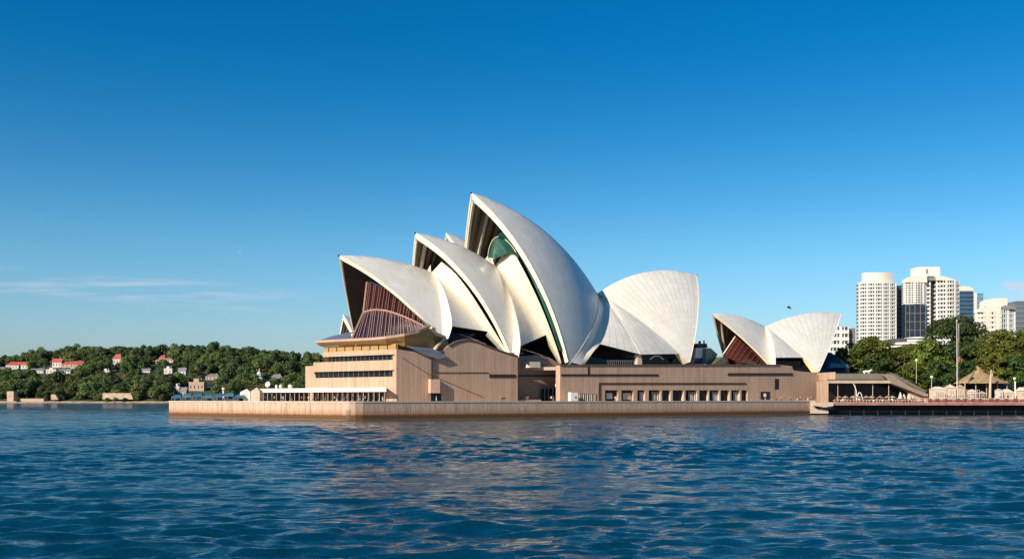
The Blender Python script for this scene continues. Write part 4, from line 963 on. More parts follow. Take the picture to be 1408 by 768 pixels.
b = MB(); b.prism([Q(1132, 512, YP), Q(1148.8, 511, YP), Q(1148.8, 522.5, YP), Q(1132, 522.5, YP)], (0, 8, 0)); obj('end_block', b, GRAN, pv)
b = MB(); b.prism([Q(1137, 526.5, YP + 6), Q(1262, 526.5, YP + 6), Q(1262, 552, YP + 6), Q(1137, 552, YP + 6)], (0, 0.4, 0)); obj('shop_window', b, GLASS, pv)
b = MB(); b.prism([Q(1216, 516.5, YP - 3.2), Q(1222, 513.5, YP - 3.2), Q(1228, 515.5, YP - 3.2), Q(1236, 521.5, YP - 3.2), Q(1252, 531, YP - 3.2), Q(1273, 540.5, YP - 3.2), Q(1273, 545, YP - 3.2), Q(1262, 541, YP - 3.2), Q(1244, 533.5, YP - 3.2), Q(1228, 527.6, YP - 3.2)], (0, 3.0, 0)); obj('ramp', b, mat('ramp_stone', (0.22, 0.165, 0.12), 0.8), pv)
b = MB(); b.prism([Q(1223, 511, YP + 1), Q(1232, 514.5, YP + 1), Q(1252, 525, YP + 1), Q(1272, 536.5, YP + 1), Q(1273, 540.5, YP + 1), Q(1236, 521.5, YP + 1), Q(1226, 515, YP + 1)], (0, 4, 0)); obj('stair_roof', b, mat('stair_roof', (0.13, 0.11, 0.075), 0.8), pv)
for x in (1152, 1176, 1200, 1222):
    b = MB(); b.tube([Q(x, 526.4, YP - 1.5), Q(x, 552.4, YP - 1.5)], 0.12, 5); obj('post', b, CREAM, pv)
b = MB(); b.prism([Q(1250, 539, YP - 1), Q(1276, 541, YP - 1), Q(1276, 551, YP - 1), Q(1250, 551, YP - 1)], (0, 2, 0)); obj('side_wall', b, mat('side_stone', (0.36, 0.26, 0.20), 0.8), pv)
for i, x in enumerate((1172, 1176.5)): 
    pass
b = MB(); b.tube([Q(1173.5, 527, YP - 4), Q(1177.5, 536.5, YP - 4), Q(1178, 551.8, YP - 4)], 0.13, 5); tag(obj('bent_pole', b, WHITE, base=Q(1178, 551.8, YP - 4)), 'thin bent white pole in front of the dark pavilion opening', 'pole')
b = MB(); b.tube([Q(1178 + 8 * i / 10, 550 - 11 * math.sin(math.pi * i / 10) ** 0.6, YP - 5) for i in range(11)], 0.14, 5); tag(obj('hoop', b, WHITE, base=Q(1182, 551, YP - 5)), 'white hoop shaped frame standing on the wharf by the bent pole', 'frame')
# white four-legged statue on the pavilion roof
st = MB(); c = Q(1192, 513.2, YP + 0.2); k = YP / F_PX
st.tube([c + Vector((-5.5 * k, 0, 2.6 * k)), c + Vector((-2 * k, 0, 2.9 * k)), c + Vector((2.5 * k, 0, 2.8 * k)), c + Vector((4.6 * k, 0, 3.6 * k)), c + Vector((6.2 * k, 0, 5 * k))], [0.6 * k, 1.5 * k, 1.6 * k, 1.2 * k, 0.9 * k], 8)
st.tube([c + Vector((5.4 * k, 0, 4.9 * k)), c + Vector((7.4 * k, 0, 4.5 * k))], [1.1 * k, 0.6 * k], 7)
for dx in (-4, -2.8, 2.2, 3.4): st.tube([c + Vector((dx * k, 0.1, 2.4 * k)), c + Vector((dx * k, 0.1, 0))], [0.6 * k, 0.4 * k], 6)
tag(obj('statue', st, WHITE, base=c), 'white four legged animal statue on the pavilion roof', 'statue')

# parasols, kiosks, tables and railings on the wharf
def parasol(x, y, zb, h, r, m, label, group, closed=False):
    t = thing('parasol', label, 'parasol', (x, y, zb), group)
    b = MB(); b.tube([(x, y, zb), (x, y, zb + h)], 0.05, 5); obj('pole', b, STEEL, t)
    b = MB()
    if closed: b.lathe((x, y, zb + h * 0.35), [(r * 0.45, 0), (r * 0.38, h * 0.2), (r * 0.16, h * 0.55), (0, h * 0.68)], 8)
    else: b.lathe((x, y, zb + h - 0.75), [(r, 0), (r * 0.98, 0.12), (r * 0.5, 0.5), (0, 0.85)], 10)
    obj('canopy', b, m, t); return t
for i, (px, dy) in enumerate(((1238, 6), (1243, 8), (1250, 7), (1254.5, 9))):
    parasol(XQ(px, YW + dy), YW + dy, WZ, [3.9, 3.2, 3.3, 2.7][i], 1.9, CREAM, ['tallest closed cream parasol beneath the ramp', 'closed cream parasol second in the row beneath the ramp', 'shorter closed cream parasol nearer the foot of the ramp', 'smallest closed cream parasol at the foot of the ramp'][i], 'closed parasols under the ramp', True)
PALE = [mat('linen_pink', (0.62, 0.44, 0.38), 0.8), mat('linen_white', (0.56, 0.48, 0.42), 0.8), mat('wine_cloth', (0.20, 0.05, 0.05), 0.8)]
def table(label, g):
    t = thing('cafe_table', label, 'table', (0, 0, 0), g)
    b = MB(); b.lathe((0, 0, 0.72), [(0, 0), (0.62, 0), (0.62, 0.04), (0, 0.045)], 12); obj('tabletop', b, PALE[1], t)
    b = MB(); b.lathe((0, 0, 0), [(0.3, 0), (0.3, 0.03), (0.04, 0.06), (0.04, 0.7)], 8); obj('pedestal', b, BLACK, t); return t
def chair(label, g, m):
    t = thing('cafe_chair', label, 'chair', (0, 0, 0), g)
    b = MB(); b.abox(-0.24, 0.24, -0.24, 0.24, 0.43, 0.48); obj('seat', b, m, t)
    b = MB(); b.abox(-0.24, 0.24, 0.21, 0.25, 0.49, 0.95); obj('backrest', b, m, t)
    for sx in (-1, 1):
        for sy in (-1, 1): b = MB(); b.tube([(0.2 * sx, 0.2 * sy, 0.42), (0.23 * sx, 0.23 * sy, 0)], 0.02, 4); obj('leg', b, BLACK, t)
    return t
rg = random.Random(3)
TL = 'small round pale cafe table on the wharf before the dark pavilion'; CL = ['pale pink cafe chair at a table on the wharf', 'white cafe chair at a table on the wharf', 'wine red cafe chair at a table on the wharf']
t0 = table(TL, 'cafe tables on the wharf'); c0 = [chair(CL[i], 'cafe chairs on the wharf', PALE[i]) for i in range(3)]
first_t, first_c = True, [True] * 3
for i in range(18):
    px = 1150 + i * 6.6 + rg.uniform(-1.5, 1.5); y = YW + rg.choice((1.6, 3.6, 6.0)); x = XQ(px, y)
    if first_t: t0.location = (x, y, WZ); first_t = False
    else: dup(t0, (x, y, WZ))
    for a in (0.3, 2.2, 3.9):
        k = rg.randrange(3); q = (x + 0.85 * math.cos(a + i), y + 0.7 * math.sin(a + i), WZ); rz = a + i - math.pi / 2
        if first_c[k]: c0[k].location = q; c0[k].rotation_euler = (0, 0, rz); first_c[k] = False
        else: dup(c0[k], q, rz)
BROWNC = mat('brown_canvas', (0.22, 0.13, 0.09), 0.8); SHRUB = foliage('planter_leaves', (0.03, 0.055, 0.012), (0.08, 0.11, 0.03), 0.4)
def planter(label, g):
    t = thing('planter', label, 'planter', (0, 0, 0), g); b = MB(); b.abox(-0.75, 0.75, -0.35, 0.35, 0, 0.62); obj('box', b, mat('planter_wood', (0.13, 0.075, 0.05), 0.8), t)
    rn = np.random.default_rng(9); me = quads_mesh('shrub', crown_geo(rn, [(np.array([x, 0, 0.95]), np.array([0.42, 0.38, 0.45])) for x in (-0.45, 0, 0.45)], 0.16, 120), SHRUB); o = bpy.data.objects.new('shrub', me); COL.objects.link(o); o.parent = t; return t
p0 = planter('dark wooden planter with a green shrub along the wharf edge', 'planters along the wharf'); first_p = True
for i in range(22):
    px = 1152 + i * 11.6 + rg.uniform(-3, 3); y = YW + rg.choice((1.3, 2.2, 4.6)); q = (XQ(px, y), y, WZ)
    if first_p: p0.location = q; first_p = False
    else: dup(p0, q)
for i in range(9):
    px = 1153 + i * 9.5 + rg.uniform(-2, 2); y = YW + 7.5 + rg.uniform(-1, 1.5)
    parasol(XQ(px, y), y, WZ, 2.5, 1.3, [BROWNC, mat('dusty_pink_canvas', (0.30, 0.19, 0.16), 0.8), mat('fawn_canvas', (0.33, 0.25, 0.18), 0.8)][i % 3], ['open brown parasol in the row before the dark pavilion opening', 'open pinkish parasol in the row before the dark pavilion opening', 'open fawn parasol in the row before the dark pavilion opening'][i % 3], 'open parasols before the pavilion')
def rail(x0, x1, y, zb, h, label, m, npost, solid=0.0, name='railing'):
    t = thing(name, label, 'railing', ((x0 + x1) / 2, y, zb))
    b = MB(); b.abox(x0, x1, y - 0.05, y + 0.05, zb + h - 0.1, zb + h); obj('top_rail', b, m, t)
    if solid: b = MB(); b.abox(x0, x1, y - 0.04, y + 0.04, zb + 0.1, zb + h * solid); obj('panel', b, m, t)
    for i in range(npost):
        x = lerp(x0 + 0.05, x1 - 0.05, i / (npost - 1)); b = MB(); b.abox(x - 0.05, x + 0.05, y - 0.045, y + 0.045, zb, zb + h - 0.102); obj('post', b, m, t)
rail(XQ(1147, YW + .3), XQ(1276, YW + .3), YW + 0.4, WZ, 1.05, 'thin pinkish railing along the wharf edge before the pavilion', PALE[0], 30)
rail(XQ(1276.5, YW + .3), 250, YW + 0.4, WZ, 1.0, 'wine red railing along the right part of the wharf', PALE[2], 44, 0.55)
yk = YW + 7; zk = WZ
rail(XQ(1284, yk), XQ(1347, yk), yk, ZQ(547, yk), ZQ(535.5, yk) - ZQ(547, yk), 'tall white balustrade on the terrace above the wharf', PALE[1], 26)
b = MB(); b.abox(XQ(1277, yk), 270, yk - 0.6, 392, WZ + 0.004, ZQ(547, yk)); terr = obj('terrace_step', b, mat('terrace_stone', (0.45, 0.33, 0.26), 0.8), base=(XQ(1330, yk), yk, WZ)); tag(terr, 'raised pale stone terrace behind the wine red railing', 'terrace')
def kiosk(px0, px1, top, peak, label, shape, y=YW + 10, m=None):
    z0 = ZQ(547, yk); x0, x1 = XQ(px0, y), XQ(px1, y); zt, zp = ZQ(top, y), ZQ(peak, y)
    t = thing('kiosk', label, 'kiosk', ((x0 + x1) / 2, y, z0)); m = m or CREAM
    b = MB(); b.abox(x0, x1, y, y + 3, z0, zt); obj('wall', b, m, t)
    b = MB()
    if shape == 'slope': b.prism([(x0 - 0.2, y - 0.3, zt + 0.01), (x1 + 0.2, y - 0.3, zt + 0.01), (x1 + 0.2, y - 0.3, zt + 0.3), (lerp(x0, x1, 0.4), y - 0.3, zp)], (0, 3.6, 0))
    else: b.add([(x0 - .2, y - .3, zt), (x1 + .2, y - .3, zt), (x1 + .2, y + 3.3, zt), (x0 - .2, y + 3.3, zt), ((x0 + x1) / 2, y + 1.5, zp)], [(0, 1, 4), (1, 2, 4), (2, 3, 4), (3, 0, 4), (3, 2, 1, 0)])
    obj('roof', b, m if shape != 'slope' else PALE[1], t)
    b = MB(); b.abox(lerp(x0, x1, 0.25), lerp(x0, x1, 0.75), y - 0.1, y + 0.1, z0 + (zt - z0) * 0.3, z0 + (zt - z0) * 0.72); obj('hatch', b, HT, t)
kiosk(1282, 1302, 535, 531, 'wide cream kiosk left of the flagpole', 'slope'); kiosk(1303, 1314, 533, 527.5, 'cream kiosk with peaked roof beside the flagpole', 'peak')
kiosk(1318, 1326, 532, 528, 'narrow peaked cream kiosk right of the flagpole', 'peak', m=HT); kiosk(1334, 1343, 538, 534.5, 'little white kiosk under the thatched roof', 'peak', YW + 9, PALE[1])
kiosk(1373, 1379, 536, 534, 'narrow white stall right of the wooden mast', 'peak', YW + 9, PALE[1]); kiosk(1381, 1394, 540, 534.5, 'cream kiosk with a leaning roof near the right edge', 'slope', YW + 9); kiosk(1402, 1415, 537, 532, 'pale kiosk cut by the right edge of the photo', 'slope', YW + 9)
kiosk(1348, 1357, 541, 537, 'small tan stall left of the wooden mast', 'peak', YW + 9, HT)
# hedge of wine-dark planting
rngp = np.random.default_rng(4); cl = [(np.array([x, YW + 3.5 + rngp.uniform(-.4, .4), WZ + 0.55 + rngp.uniform(-.15, .15)]), np.array([0.9, 0.6, 0.5])) for x in np.arange(XQ(1278, YW + 3.5), 240, 1.1)]
hm = quads_mesh('hedge', crown_geo(rngp, cl, 0.22, 40), foliage('wine_leaves', (0.06, 0.014, 0.016), (0.13, 0.035, 0.03), 0.5)); ho = bpy.data.objects.new('hedge', hm); COL.objects.link(ho); tag(ho, 'low wine dark hedge between the wharf railing and the pale terrace', 'hedge')
# thatched pavilion
yt = YW + 16; tp = thing('thatched_pavilion', 'open pavilion with a pointed brown thatched roof at the right', 'pavilion', Q(1364, 547, yt))
ev = ZQ(526.5, yt); xa, xb = XQ(1327, yt), XQ(1402, yt); xm = XQ(1359, yt)
b = MB(); rows = []
for f, zz in ((1.0, 526.5), (0.97, 525.4), (0.55, 517.5), (0.22, 511), (0.05, 503), (0.0, 501.5)):
    cxx = lerp(xm, (xa + xb) / 2, f); hw = (xb - xa) / 2 * f; hd = 9 * f + 0.1; rows.append([Vector((cxx + hw * math.cos(a) * (1.0 if abs(math.cos(a)) > .0 else 1), yt + 9 + hd * math.sin(a), ZQ(zz, yt))) for a in np.linspace(0, 2 * math.pi, 25)[:-1]])
b.loft(rows, True); obj('roof', b, mat('thatch', (0.26, 0.185, 0.09), 0.95, scale=1.2, var=0.35, bump=0.2), tp)
for px in (1330, 1345, 1360, 1375, 1388, 1399.5):
    x = XQ(px, yt + 1); b = MB(); b.tube([(x, yt + 3, WZ), (x, yt + 3, ev + 0.8)], 0.2, 6); obj('post', b, HT if px < 1395 else WHITE, tp)
b = MB(); b.abox(XQ(1333, yt + 10), XQ(1398, yt + 10), yt + 12, yt + 12.5, WZ, ev); obj('shade_wall', b, BLACK, tp)  # black sheet stands in for the shade beneath the roof
b = MB(); ym = YW + 12; b.tube([Q(1361, 551, ym), Q(1361.5, 530, ym), Q(1363, 508, ym)], [0.5, 0.42, 0.25], 7); b.tube([Q(1363.3, 520, ym), Q(1366, 509, ym)], [0.2, 0.1], 5); tag(obj('wooden_mast', b, mat('bleached_timber', (0.50, 0.37, 0.25), 0.8), base=Q(1361, 551, ym)), 'bleached wooden mast rising before the thatched roof', 'mast')
# flagpole with limp flags
fy = YW + 11; fp = thing('flagpole', 'tall white flagpole with a limp reddish flag in front of the dark fig tree', 'flagpole', Q(1316, 547, fy))
b = MB(); b.tube([Q(1316, 547, fy), Q(1316, 500, fy), Q(1315.6, 441, fy)], [0.20, 0.17, 0.11], 8); obj('pole', b, mat('weathered_white', (0.55, 0.50, 0.44), 0.6), fp)
b = MB(); b.lathe(Q(1315.6, 441, fy), [(0, -0.1), (0.25, 0.1), (0.25, 0.3), (0, 0.5)], 8); obj('finial', b, WHITE, fp)
FLAG = mat('faded_red_cloth', (0.22, 0.075, 0.045), 0.85, scale=0.8, var=0.3)
for y0, y1, w in ((489, 499, 6), (468, 473, 4)):
    b = MB(); b.loft([[Q(1316.8 + w * f + 0.6 * math.sin(j * 1.3 + f * 5), lerp(y0 + f * 3, y1 - f * 2, j / 6), fy + 0.35 * math.sin(f * 8 + j * 0.4)) for f in np.linspace(0, 1, 8)] for j in range(7)]); obj('flag', b, FLAG, fp, smooth=True)
sp = thing('flagpole', 'thinner bare pole just right of the tall flagpole', 'flagpole', Q(1318.5, 547, fy + 1)); b = MB(); b.tube([Q(1318.4, 547, fy + 1), Q(1318.2, 446, fy + 1)], 0.07, 6); obj('pole', b, WHITE, sp)
b = MB(); b.lathe(Q(1318.2, 446, fy + 1), [(0, 0), (0.2, 0.1), (0, 0.4)], 6); obj('finial', b, WHITE, sp)
for px, top, lab in ((1281, 520, 'slim white lamp post at the left end of the pale terrace'), (1260, 497, 'lamp post with yellowish globe above the ramp'), (1395, 522, 'slim lamp post at the right edge of the thatched roof')):
    y = YW + 13 if px != 1260 else 404; t = thing('lamp_post', lab, 'lamp post', Q(px, 549, y)); b = MB(); b.tube([Q(px, 549, y), Q(px, top, y)], 0.1, 6); obj('post', b, CREAM, t)
    b = MB(); b.lathe(Q(px, top, y), [(0, 0), (0.45, 0.25), (0.55, 0.6), (0.35, 1.0), (0, 1.1)], 8); obj('globe', b, mat('lamp_globe', (0.75, 0.66, 0.40), 0.4), t)

# large fig trees behind the wharf
NEAR = [  # column, top, base row, half width px, distance, material, label
 (1187, 463, 516, 36, 432, 0, 'broad yellow green tree directly right of the small shells'), (1160, 478, 512, 20, 445, 2, 'light yellowish tree partly behind the small right shell'),
 (1205, 486, 522, 24, 415, 1, 'very dark low tree behind the white statue'), (1246, 472, 520, 26, 440, 0, 'rounded mid green tree below the twin white towers'),
 (1222, 480, 518, 20, 455, 2, 'pale olive tree between the statue and the rounded tree'), (1312, 437, 530, 48, 440, 1, 'tallest dark fig tree behind the flagpole'),
 (1278, 467, 526, 30, 424, 0, 'spreading fig tree left of the flagpole with layered clumps'), (1252, 498, 532, 22, 412, 0, 'low bright clump of fig leaves above the ramp'),
 (1290, 496, 534, 24, 408, 1, 'dark low fig branches left of the flagpole foot'), (1342, 470, 530, 28, 420, 1, 'dark fig tree right of the flagpole over the kiosks'),
 (1388, 452, 530, 44, 418, 0, 'large bright fig tree over the thatched roof'), (1425, 446, 532, 40, 432, 0, 'bright green fig cut by the right edge'),
 (1366, 484, 528, 24, 410, 2, 'yellow lit fig clump right behind the thatched roof peak'), (1402, 488, 530, 26, 407, 1, 'dark low fig crown at the right edge behind the pavilion'),
 (1232, 512, 530, 14, 402, 1, 'dark shrubby tree just above the stair roof'), (1322, 508, 536, 20, 404, 1, 'dark undergrowth tree behind the peaked kiosks')]
for i, (px, top, base, hw, y, mi, lab) in enumerate(NEAR):
    x = XQ(px, y); z0 = WZ + max(0, (y - 420) * 0.08); H_ = ZQ(top, y) - z0; w = hw / F_PX * y; zb = max(1.5, min(H_ * 0.3, ZQ(base, y) - z0))
    w *= 1.16; H_ *= 1.03
    make_tree('fig_tree' if mi != 2 else 'tree', 300 + i, w, H_ - zb, zb, int(34 + w * 1.8), 0.62, 10.5 if w > 7 else 15.0, LEAF_NEAR[mi], 0.7, lab, 'tree', None, (x, y, z0), cr=0.27, flat=0.62)

# ------------------------------------------------------------------ towers
TW = mat('tower_white', (0.60, 0.58, 0.545), 0.7, scale=0.05, var=0.06); TWIN = glass('tower_window', (0.055, 0.050, 0.050)); TBLUE = glass('tower_blue_glass', (0.025, 0.060, 0.105), 0.1)
TCREAM = mat('tower_cream', (0.63, 0.56, 0.48), 0.7, scale=0.05, var=0.06); TGREY = mat('tower_grey', (0.20, 0.19, 0.19), 0.7)
def plan_at(pts, f):
    L_ = [0]; 
    for a, b in zip(pts, pts[1:]): L_.append(L_[-1] + math.hypot(b[0] - a[0], b[1] - a[1]))
    x = f * L_[-1]
    for i in range(len(pts) - 1):
        if x <= L_[i + 1] + 1e-6: t = (x - L_[i]) / (L_[i + 1] - L_[i]); return (lerp(pts[i][0], pts[i + 1][0], t), lerp(pts[i][1], pts[i + 1][1], t))
    return pts[-1]
def facade(root, pts, z0, z1, nf, nc, depth, wallm, glassm, band=0.45, out=1.1, pier=0.9):
    """pts: front line in plan, left to right; a glazed body with a parapet part per floor and stone piers"""
    back = [(pts[-1][0], pts[-1][1] + depth), (pts[0][0], pts[0][1] + depth)]
    b = MB(); b.prism([(p[0], p[1], z0) for p in list(pts) + back], (0, 0, z1 - z0)); obj('window_wall', b, glassm, root)
    fh = (z1 - z0) / nf
    for i in range(nf):
        zb = z0 + i * fh; b = MB(); front = [(p[0], p[1] - out) for p in pts]
        line = [(front[0][0] - 0.4, front[0][1] + depth * 0.9)] + [(front[0][0] - 0.4, front[0][1])] + front[1:-1] + [(front[-1][0] + 0.4, front[-1][1]), (front[-1][0] + 0.4, front[-1][1] + depth * 0.9)]
        inn = [(pts[0][0] + 0.3, pts[0][1] + depth * 0.88)] + [(p[0] + (0.3 if k == 0 else -0.3 if k == len(pts) - 1 else 0), p[1] + 0.4) for k, p in enumerate(pts)] + [(pts[-1][0] - 0.3, pts[-1][1] + depth * 0.88)]
        z2 = zb + fh * band
        b.loft([[Vector((q[0], q[1], zb)) for q in line], [Vector((q[0], q[1], z2)) for q in line], [Vector((q[0], q[1], z2)) for q in inn], [Vector((q[0], q[1], zb)) for q in inn], [Vector((q[0], q[1], zb)) for q in line]]); obj('balcony', b, wallm, root)
    for j in range(nc + 1):
        x, y = plan_at(pts, j / nc); pw = pier * (1.0 if j % 3 == 0 else 0.33); b = MB(); b.abox(x - pw, x + pw, y - out * (1.04 if j % 3 == 0 else 0.7), y + 0.3, z0, z1 + 0.02); obj('pier', b, wallm, root)
def arcp(x0, x1, y, bulge, n=9): return [(lerp(x0, x1, i / n), y - bulge * (1 - (2 * i / n - 1) ** 2)) for i in range(n + 1)]
YT = 900
def tz(py, y=YT): return ZQ(py, y)
def tx(px, y=YT): return XQ(px, y)
t1 = thing('tower_block', 'left white high-rise with rows of balconies and a plain curved crown', 'tower', (tx(1206), YT, 12))
facade(t1, arcp(tx(1181.5), tx(1231), YT, 3.5), 8, tz(390), 30, 15, 7, TW, TWIN, 0.40, pier=0.7)
b = MB(); pts = arcp(tx(1182), tx(1231.5), YT - 0.8, 3.5); b.prism([(p[0], p[1], tz(390.2)) for p in pts + [(tx(1231.5), YT + 7), (tx(1182), YT + 7)]], (0, 0, 1.6)); obj('cornice', b, TW, t1)
b = MB(); pts = arcp(tx(1188.5), tx(1229), YT + 2, 3); b.prism([Vector((p[0], p[1], tz(388.5))) for p in pts + [(tx(1229), YT + 7), (tx(1188.5), YT + 7)]], (0, 0, tz(374.5) - tz(388.5))); obj('crown', b, TCREAM, t1)
b = MB(); b.abox(tx(1231.6), tx(1240.5, YT + 12), YT + 8, YT + 30, 8, tz(391)); obj('side_glass', b, TBLUE, t1)
for i in range(26):
    z = lerp(10, tz(391.5), i / 25); b = MB(); b.abox(tx(1232.2), tx(1240.6, YT + 12), YT + 7.7, YT + 7.98, z, z + 0.5); obj('spandrel', b, mat('steel_blue', (0.10, 0.16, 0.22), 0.4), t1)
t2 = thing('tower_block', 'tallest white twin-winged high-rise with stepped crown and dark glass block', 'tower', (tx(1280), YT, 12))
facade(t2, arcp(tx(1243.5), tx(1272), YT, 2.5), tz(418), tz(389), 9, 7, 7, TW, TWIN, 0.44)
facade(t2, [(tx(1273), YT + 1), (tx(1279), YT + 1)], 8, tz(386), 28, 1, 8, TW, TWIN, 0.5)
facade(t2, arcp(tx(1288), tx(1318), YT, 3), 8, tz(386), 27, 8, 9, TW, TWIN, 0.40, pier=0.7)
b = MB(); b.abox(tx(1279.4), tx(1287.6), YT + 6, YT + 26, 8, tz(383)); obj('recess_glass', b, mat('recess_grey', (0.13, 0.13, 0.15), 0.4), t2)
for i in range(27):
    z = lerp(10, tz(385), i / 26); b = MB(); b.abox(tx(1279.8), tx(1287.2), YT + 5.2, YT + 5.9, z, z + 0.9); obj('recess_sill', b, TGREY, t2)
b = MB(); b.abox(tx(1243.5), tx(1271.6), YT - 2, YT + 7, 8, tz(418.6)); gb_ = obj('glass_block', b, glass('tower_dark_glass', (0.020, 0.030, 0.045), 0.12), t2)
for i in range(9):
    z = lerp(30, tz(419.5), i / 8); b = MB(); b.abox(tx(1243.5), tx(1271.6), YT - 2.25, YT - 2.02, z, z + 0.35); obj('transom', b, TGREY, gb_)
for x in (1244, 1249.5, 1256.5, 1264, 1271.2): b = MB(); b.abox(tx(x) - 0.2, tx(x) + 0.2, YT - 2.5, YT - 2.26, 8, tz(418.7)); obj('mullion', b, TGREY, gb_)
b = MB(); b.prism([(tx(p), YT - 3, tz(q)) for p, q in ((1243, 388.8), (1245, 384), (1250, 380.5), (1256, 379.2), (1273, 379.2), (1273, 388.8))], (0, 9, 0)); b.prism([(tx(p), YT - 3, tz(q)) for p, q in ((1286, 385.8), (1286, 379.5), (1296, 380), (1306, 383), (1312, 385.8))], (0, 24, 0)); obj('shoulder', b, TCREAM, t2)
b = MB(); b.prism([(tx(p), YT + 2, tz(q)) for p, q in ((1257, 379), (1257, 368), (1263, 366.5), (1294, 366), (1294, 379))], (0, 7, 0)); cr = obj('crown', b, TW, t2)
b = MB(); b.abox(tx(1274.5), tx(1277), YT + 1.7, YT + 1.98, tz(375.5), tz(369.5)); b2 = obj('crown_emblem', b, TGREY, cr)
b = MB(); b.abox(tx(1273.2), tx(1285.8), YT - 1, YT + 14, tz(385.5), tz(381)); obj('crown_louvre', b, TGREY, t2)
# curving white terraces at the tower's foot
for i, (a, c, top) in enumerate(((1236, 1300, 474), (1240, 1296, 469.5), (1246, 1292, 465.5), (1262, 1288, 461.5))):
    b = MB(); pts = arcp(tx(a, 860), tx(c, 860), 868 + i * 4, 8); b.prism([(p[0], p[1], ZQ(top + 2.4, 860)) for p in pts + [(tx(c, 860), 890), (tx(a, 860), 890)]], (0, 0, ZQ(top, 860) - ZQ(top + 2.4, 860))); obj('podium_terrace', b, TW, t2)
b = MB(); pts = arcp(tx(1238, 860), tx(1298, 860), 876, 6); b.prism([(p[0], p[1], 8) for p in pts + [(tx(1298, 860), 892), (tx(1238, 860), 892)]], (0, 0, ZQ(463.5, 860) - 8)); obj('podium_glass', b, TWIN, t2)
Y3 = 1020
t3 = thing('tower_block', 'blue glass high-rise with pale cap behind the twin-winged tower', 'tower', (tx(1330, Y3), Y3, 12))
b = MB(); b.abox(tx(1318, Y3), tx(1338, Y3), Y3, Y3 + 22, 8, tz(400, Y3)); obj('glass_shaft', b, TBLUE, t3)
for i in range(24):
    z = lerp(20, tz(401, Y3), i / 23); b = MB(); b.abox(tx(1318, Y3), tx(1338, Y3), Y3 - 0.35, Y3 - 0.02, z, z + 0.9); obj('spandrel', b, MATS['steel_blue'], t3)
b = MB(); b.abox(tx(1338.2, Y3), tx(1344, Y3), Y3 + 1, Y3 + 20, 8, tz(402, Y3)); obj('white_pier', b, TW, t3)
b = MB(); b.prism([(tx(p, Y3), Y3 - 0.5, tz(q, Y3)) for p, q in ((1317, 399.8), (1318, 395), (1324, 393), (1332, 393.5), (1337, 396), (1339, 399.8))], (0, 18, 0)); obj('crown', b, TCREAM, t3)
Y5 = 1200
t5 = thing('tower_block', 'faint pale blue glass slab farthest back between two towers', 'tower', (tx(1348, Y5), Y5, 12))
b = MB(); b.abox(tx(1343, Y5), tx(1352, Y5), Y5, Y5 + 20, 8, tz(403, Y5)); obj('glass_shaft', b, mat('pale_sky_glass', (0.13, 0.24, 0.33), 0.15), t5)
for i in range(20):
    z = lerp(30, tz(404, Y5), i / 19); b = MB(); b.abox(tx(1343, Y5), tx(1352, Y5), Y5 - 0.3, Y5 - 0.02, z, z + 0.6); obj('spandrel', b, MATS['steel_blue'], t5)
Y4 = 780
t4 = thing('tower_block', 'cream apartment tower with stepped mansard crown near the right edge', 'tower', (tx(1370, Y4), Y4, 12))
facade(t4, [(tx(1345.5, Y4), Y4 + 3), (tx(1352, Y4), Y4), (tx(1376, Y4), Y4)], 8, tz(429, Y4), 18, 7, 5, TCREAM, TWIN, 0.55, 0.8, 1.6)
facade(t4, [(tx(1377, Y4), Y4 + 1), (tx(1398, Y4), Y4 + 4)], 8, tz(425, Y4), 18, 6, 8, TW, TBLUE, 0.25, 0.6, 0.8)
b = MB(); b.prism([(tx(p, Y4), Y4 - 0.6, tz(q, Y4)) for p, q in ((1344, 428.9), (1346, 425), (1354, 421.5), (1376, 420), (1376, 428.9))], (0, 7, 0)); obj('shoulder', b, TCREAM, t4)
b = MB(); b.prism([(tx(p, Y4), Y4 + 3, tz(q, Y4)) for p, q in ((1354, 424), (1354, 414), (1360, 411), (1370, 409.5), (1388, 409), (1388, 424))], (0, 6, 0)); obj('crown', b, TCREAM, t4)
for px in (1358, 1369): b = MB(); b.abox(tx(px, Y4) - 1.4, tx(px, Y4) + 1.4, Y4 + 1.8, Y4 + 2.97, tz(424, Y4), tz(420.6, Y4)); obj('dormer', b, TWIN, t4)
b = MB(); b.prism([(tx(p, Y4), Y4 + 1, tz(q, Y4)) for p, q in ((1379, 424.8), (1379, 421), (1383, 419), (1397, 421), (1398, 424.8))], (0, 12, 0)); obj('dark_crown', b, TGREY, t4)
t6 = thing('tower_block', 'grey glass office block cut by the right edge behind the cream tower', 'tower', (tx(1405, 830), 830, 12))
b = MB(); b.abox(tx(1396, 830), tx(1422, 830), 830, 850, 8, tz(414, 830)); obj('glass_shaft', b, mat('grey_glass', (0.10, 0.13, 0.15), 0.15), t6)
for i in range(18):
    z = lerp(16, tz(415, 830), i / 17); b = MB(); b.abox(tx(1396, 830), tx(1422, 830), 829.6, 829.98, z, z + 0.9); obj('spandrel', b, TGREY, t6)
Y7 = 700
t7 = thing('apartment_block', 'low white balcony block with a brown side wall behind the right shell', 'building', (tx(1160, Y7), Y7, 12))
facade(t7, [(tx(1140, Y7), Y7), (tx(1166, Y7), Y7)], 8, tz(449, Y7), 10, 5, 9, TW, TWIN, 0.5)
b = MB(); b.abox(tx(1166.4, Y7), tx(1178, Y7), Y7 + 3, Y7 + 18, 8, tz(450.5, Y7)); obj('side_wall', b, mat('brown_brick', (0.20, 0.13, 0.10), 0.8), t7)

